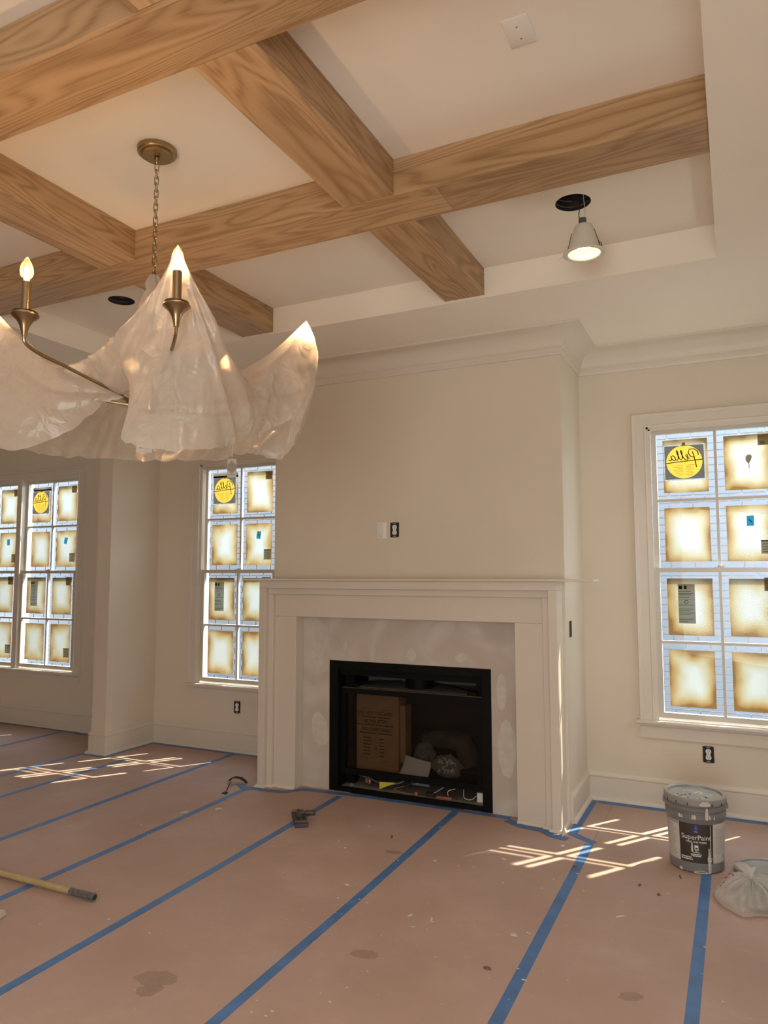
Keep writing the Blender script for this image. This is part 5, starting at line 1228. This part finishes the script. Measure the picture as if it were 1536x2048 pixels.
    for k in range(15):
        t = PI * k / 14; pts.append(c + d * ((R + 0.018) * math.cos(t)) + bk * ((R + 0.02) * math.sin(t)) + Vector((0, 0, 0.322 - 0.10 * math.sin(t))))
    MB().tube(pts, 0.0022, 6).build('bail_handle', 'wire_metal', T)

    l = Vector((0.535, -0.945, 0.001)); R2 = 0.158
    T2 = thing('pail_lid', l, 'loose grey pail lid lying on the floor behind the white bag', 'lid')
    MB().lathe([(R2, 0.0015), (R2 + 0.002, 0.006), (R2, 0.030), (R2 - 0.008, 0.036), (R2 - 0.018, 0.034), (R2 - 0.022, 0.026), (R2 - 0.026, 0.024), (0, 0.024)], l, 56).build('disc', 'lid_grey', T2)
    MB().lathe([(R2 - 0.004, 0.0015), (R2 - 0.004, 0.028), (R2 - 0.016, 0.030), (R2 - 0.016, 0.0015)], l, 56).build('rim', 'bucket_grey', T2)
    MB().lathe([(0.040, 0.0242), (0.043, 0.0252), (0.045, 0.0242)], l + Vector((0.02, 0.03, 0)), 24).build('raised_ring', 'lid_grey', T2)
bucket()

def bag():
    c = Vector((0.495, -1.285, 0)); kn = Vector((0.455, -1.275, 0.098))
    T = thing('plastic_bag', (c.x, c.y, 0.001), 'knotted translucent white plastic bag on the floor by the pail', 'plastic bag')
    out = [(0.300, -1.345), (0.335, -1.425), (0.415, -1.500), (0.47, -1.465), (0.56, -1.43), (0.66, -1.36), (0.70, -1.25), (0.66, -1.15), (0.55, -1.125), (0.43, -1.13), (0.34, -1.19), (0.305, -1.27)]
    n = len(out); SUB = 10; m = 16; ring = []
    for i in range(n):
        p = [Vector((*out[(i + o) % n], 0)) for o in (-1, 0, 1, 2)]
        for k in range(SUB):
            t = k / SUB
            q = 0.5 * ((2 * p[1]) + (-p[0] + p[2]) * t + (2 * p[0] - 5 * p[1] + 4 * p[2] - p[3]) * t * t + (-p[0] + 3 * p[1] - 3 * p[2] + p[3]) * t ** 3)
            ring.append(q.lerp(p[1].lerp(p[2], t), 0.5))
    vs = []; fs = []; NR = len(ring)
    for j in range(m + 1):
        s = j / m
        for i, q in enumerate(ring):
            a = 2 * PI * i / NR
            if s < 0.18:
                u = s / 0.18; p = Vector((q.x, q.y, 0.003 + 0.030 * u)); p += (Vector((q.x, q.y, 0)) - Vector((c.x, c.y, 0))).normalized() * 0.006 * math.sin(PI * u)
            else:
                u = (s - 0.18) / 0.82; b = Vector((q.x, q.y, 0.033)); e_ = kn + (Vector((q.x, q.y, 0)) - Vector((kn.x, kn.y, 0))).normalized() * 0.012
                p = b.lerp(e_, u); p.z = 0.033 + (kn.z - 0.033) * (u ** 1.5 * 0.55 + 0.45 * u) + 0.026 * math.sin(PI * u) * (1 - 0.35 * u)
                fold = 0.55 - abs(math.sin(a * 8 + 2.0 * noise.noise(Vector((math.cos(a) * 2, math.sin(a) * 2, 0)))))
                p.z += fold * 0.034 * max(0.0, math.sin(PI * u)) ** 0.8 + 0.010 * noise.noise(Vector((a * 6, u * 3, 2)))
            vs.append(p)
    for j in range(m):
        for i in range(NR): i2 = (i + 1) % NR; fs.append((j * NR + i, j * NR + i2, (j + 1) * NR + i2, (j + 1) * NR + i))
    MB().add(vs, fs, True).build('film', 'bag_poly', T, recalc=False)
    # knot with two ears
    MB().lathe([(0.010, -0.01), (0.016, 0.0), (0.017, 0.010), (0.012, 0.020), (0.0, 0.024)], kn, 12).build('knot', 'bag_poly', T)
    for dx, dy, dz, w_ in ((-0.060, 0.02, 0.045, 0.020), (0.018, 0.0, 0.045, 0.014)):
        b0 = kn + Vector((0, 0, 0.01)); b1 = b0 + Vector((dx, dy, dz)); side = Vector((0.55, -0.2, 0.35)).normalized(); vs = []; fs = []
        for k in range(7):
            t = k / 6; p = b0.lerp(b1, t) + Vector((0, 0, 0.012 * math.sin(PI * t))); ww = w_ * (0.4 + 0.9 * math.sin(PI * min(1, t * 0.8 + 0.1)))
            for s in (-1, 0, 1): vs.append(p + side * ww * s + Vector((0, -0.008, 0)) * (1 - abs(s)))
        for k in range(6):
            for s in range(2): a = k * 3 + s; fs.append((a, a + 1, a + 4, a + 3))
        o = MB().add(vs, fs, True).build('knot_ear', 'bag_poly', T, recalc=False)
    # grey filling
    vs = []; fs = []; n2, m2 = 32, 10
    for j in range(m2 + 1):
        ph = PI / 2 * j / m2
        for i in range(n2):
            th = 2 * PI * i / n2; k = 1 + 0.12 * noise.noise(Vector((math.cos(th) * 2, math.sin(th) * 2, ph)))
            vs.append((c.x + 0.02 + 0.145 * math.cos(th) * math.cos(ph) * k, c.y + 0.005 + 0.135 * math.sin(th) * math.cos(ph) * k, 0.008 + 0.058 * math.sin(ph) ** 0.8))
    for j in range(m2):
        for i in range(n2): fs.append((j * n2 + i, j * n2 + (i + 1) % n2, (j + 1) * n2 + (i + 1) % n2, (j + 1) * n2 + i))
    MB().add(vs, fs, True).build('contents', 'bag_filling', T)
    mb = MB()
    for k, (x, y, z) in enumerate([(0.368, -1.262, 0.090), (0.352, -1.285, 0.078), (0.343, -1.308, 0.062), (0.330, -1.325, 0.052)]):
        mb.sweep([Vector((x + 0.010 * math.cos(t * 0.6), y + 0.010 * math.sin(t * 0.6), z + 0.006 * math.sin(t * 0.6))) for t in range(6)], [(-0.003, 0), (0.003, 0), (0.003, 0.001), (-0.003, 0.001)], (0, 0, 1))
    tag(mb.build('red_print', 'print_red', T), kind='stuff')
bag()

# ------------------------------------------------------------------ pole, sanding head, scraps
def floor_items():
    # wooden pole, its tip raised a little
    a, b, d = Vector((-3.62, -2.65, 0.016)), Vector((-2.500, -2.655, 0.024)), Vector((-2.345, -2.655, 0.025))
    T = thing('broom_pole', (-2.9, -2.65, 0.001), 'wooden pole with a paint-crusted metal ferrule lying on the floor', 'pole')
    MB().tube([a, b], 0.0150, 16).build('shaft', 'pole_wood', T)
    MB().tube([b - Vector((0.004, 0, 0)), b + Vector((0.01, 0, 0)), d - Vector((0.012, 0, 0)), d - Vector((0.006, 0, 0)), d], [0.0158, 0.0162, 0.0165, 0.018, 0.0165], 16).build('ferrule', 'ferrule', T)
    MB().tube([d - Vector((0.02, 0, 0)), d + Vector((0.0015, 0, 0))], 0.012, 12).build('socket', 'print_black', T)
    # sanding block head
    c = Vector((-2.082, -1.272, 0)); ang = math.radians(-52)
    u = Vector((math.cos(ang), math.sin(ang), 0)); v = Vector((-u.y, u.x, 0)); z = Vector((0, 0, 1))
    T = thing('sanding_head', (c.x, c.y, 0.001), 'small grimy pole-sander head with a threaded stub, lying on the paper', 'sander')
    MB().obox(c + z * 0.0125, u, v, z, 0.128, 0.040, 0.011).build('foam_pad', 'purple_foam', T, bevel=0.003)
    MB().obox(c + z * 0.0265, u, v, z, 0.120, 0.036, 0.0025).build('base_plate', 'plate_grime', T, bevel=0.002)
    for s in (-1, 1):
        MB().obox(c + u * s * 0.104 + z * 0.032, u, v, z, 0.014, 0.036, 0.003).build('paper_clamp', 'ferrule', T, bevel=0.002)
        MB().lathe([(0.0, 0.048), (0.007, 0.046), (0.008, 0.036), (0.0, 0.035)], c + u * s * 0.085, 10).build('wing_nut', 'plate_grime', T)
    MB().obox(c + z * 0.040, u, v, z, 0.035, 0.020, 0.010).build('swivel_bracket', 'plate_grime', T, bevel=0.003)
    p = c + z * 0.052; dr = (v * 0.85 - u * 0.5).normalized() * -1
    dr = Vector((0.93, 0.36, 0)).normalized()
    MB().tube([p, p + dr * 0.035, p + dr * 0.04, p + dr * 0.095, p + dr * 0.10], [0.010, 0.010, 0.0155, 0.0155, 0.013], 14).build('threaded_stub', 'plate_grime', T)
    # pale broken scrap at the left edge
    T = MB().add([(-2.64, -2.99, 0.001), (-2.585, -2.985, 0.002), (-2.600, -2.925, 0.006), (-2.66, -2.93, 0.02), (-2.64, -2.985, 0.020), (-2.590, -2.975, 0.022), (-2.605, -2.93, 0.028)],
                 [(0, 1, 5, 4), (1, 2, 6, 5), (2, 3, 6), (3, 0, 4), (4, 5, 6), (3, 4, 6), (0, 3, 2, 1)]).build('plaster_scrap', 'scrap_light')
    tag(T, 'pale broken plaster scrap at the picture\'s left edge by the pole', 'scrap')
    # curled dark leaf-like shred near the mantel foot
    vs = []; fs = []
    pts = [(-3.00, -0.80, 0.012, 0.016), (-2.985, -0.79, 0.030, 0.022), (-2.955, -0.775, 0.042, 0.024), (-2.915, -0.765, 0.038, 0.020), (-2.88, -0.76, 0.020, 0.014), (-2.868, -0.758, 0.004, 0.008)]
    for x, y, zz, w_ in pts: vs += [(x, y - w_, zz), (x, y, zz + 0.006), (x, y + w_, zz)]
    for k in range(len(pts) - 1):
        for s in range(2): q = k * 3 + s; fs.append((q, q + 1, q + 4, q + 3))
    T = thing('torn_shred', (-2.94, -0.80, 0.001), 'dark curled shred of paper on the floor left of the mantel foot', 'scrap')
    o = MB().add(vs, fs, True).build('curl', 'dry_leaf', T, recalc=False); md = o.modifiers.new('thickness', 'SOLIDIFY'); md.thickness = 0.003
    MB().tube([(-2.985, -0.80, 0.012), (-2.95, -0.86, 0.010), (-2.90, -0.95, 0.006), (-2.87, -1.01, 0.004)], [0.004, 0.003, 0.003, 0.0015], 6).build('tail', 'dry_leaf', T)
    MB().add([(-2.90, -0.985, 0.0012), (-2.855, -0.99, 0.0012), (-2.84, -1.035, 0.0012), (-2.89, -1.03, 0.0012), (-2.87, -1.0, 0.010)], [(0, 1, 4), (1, 2, 4), (2, 3, 4), (3, 0, 4), (3, 2, 1, 0)]).build('tip', 'dry_leaf', T)
    # loose scraps, each an object
    sc = [('paint_chip', (-0.748, -1.315), 0.016, 0.007, 'dried_paint', 'white paint flake on the paper before the mantel\'s right leg'),
          ('paper_scrap', (-0.381, -1.252), 0.013, 0.010, 'scrap_dark', 'small grey scrap on the blue tape right of the mantel'),
          ('paper_scrap', (-0.492, -2.407), 0.014, 0.009, 'scrap_dark', 'small dark curled scrap near the picture\'s bottom, left of the tape'),
          ('paper_scrap', (-0.471, -2.103), 0.018, 0.016, 'scrap_light', 'greyish round blot of dried compound left of the tape'),
          ('paint_chip', (-1.607, -1.543), 0.011, 0.006, 'dried_paint', 'white chip on the paper in front of the firebox'),
          ('wood_splinter', (-1.440, -1.275), 0.020, 0.005, 'scrap_dark', 'dark splinter on the paper in front of the firebox'),
          ('paint_chip', (-1.078, -1.496), 0.012, 0.008, 'dried_paint', 'white crumb beside the tape in front of the firebox'),
          ('plaster_scrap', (-2.843, -1.454), 0.034, 0.020, 'scrap_light', 'pale torn scrap left of the tape, before the mantel\'s left leg'),
          ('plaster_scrap', (-2.692, -1.304), 0.030, 0.016, 'scrap_light', 'pale torn scrap right of the tape, before the mantel\'s left leg'),
          ('paint_chip', (-0.504, -0.982), 0.020, 0.010, 'dried_paint', 'white flake at the mantel\'s right foot'),
          ('wood_splinter', (0.130, -1.150), 0.022, 0.005, 'scrap_dark', 'dark splinter at the foot of the pail'),
          ('wood_splinter', (-0.045, -1.345), 0.013, 0.006, 'scrap_dark', 'brown crumb of debris left of the pail\'s tape'),
          ('wood_splinter', (0.050, -1.420), 0.014, 0.008, 'scrap_dark', 'brown crumbled debris between pail and viewer'),
          ('paint_chip', (-0.085, -1.730), 0.030, 0.006, 'dried_paint', 'white streak of paint chip between the two right tapes'),
          ('paper_scrap', (0.520, -1.640), 0.014, 0.005, 'scrap_dark', 'dark crumb before the white bag'),
          ('paint_chip', (-1.36, -1.97), 0.014, 0.007, 'dried_paint', 'white paint spot left of the middle tape'),
          ('paint_chip', (-0.945, -2.13), 0.018, 0.007, 'dried_paint', 'white paint spot right of the middle tape'),
          ('paint_chip', (-0.845, -2.12), 0.016, 0.005, 'dried_paint', 'white paint smear left of the right-hand tape')]
    for k, (nm, (x, y), rx, ry, mat, lb) in enumerate(sc):
        rnd = random.Random(k); an = rnd.uniform(0, PI); h = 0.004 if 'chip' in nm else 0.007
        pts = [(x + p * math.cos(an) - q * math.sin(an), y + p * math.sin(an) + q * math.cos(an)) for p, q in blob(9, rx, ry, 0.35, k)]
        vs = [(p[0], p[1], 0.0012) for p in pts] + [(x + (p[0] - x) * 0.7, y + (p[1] - y) * 0.7, h * rnd.uniform(0.7, 1.2)) for p in pts]
        n = len(pts); fs = [tuple(reversed(range(n))), tuple(range(n, 2 * n))] + [(i, (i + 1) % n, n + (i + 1) % n, n + i) for i in range(n)]
        tag(MB().add(vs, fs).build(nm, mat), lb, 'debris', 'debris scattered on the floor paper')
    # spatter too fine to count
    mb = MB(); rnd = random.Random(21)
    for k in range(260):
        x, y = rnd.uniform(-4.2, 0.6), rnd.uniform(-3.4, -0.95)
        if k < 40: x, y = rnd.gauss(-1.0, 0.35), rnd.gauss(-2.15, 0.12)
        r = 0.0015 + 0.0045 * rnd.random() ** 3
        pts = [(x + p, y + q) for p, q in blob(6, r * rnd.uniform(0.8, 2.0), r, 0.3, k)]
        mb.poly_prism(pts, lambda p, d: (p[0], p[1], d), 0.0009, 0.0016)
    tag(mb.build('paint_spatter', 'dried_paint', recalc=False), 'fine white paint spatter and dust over the floor paper', 'spatter', kind='stuff')
floor_items()
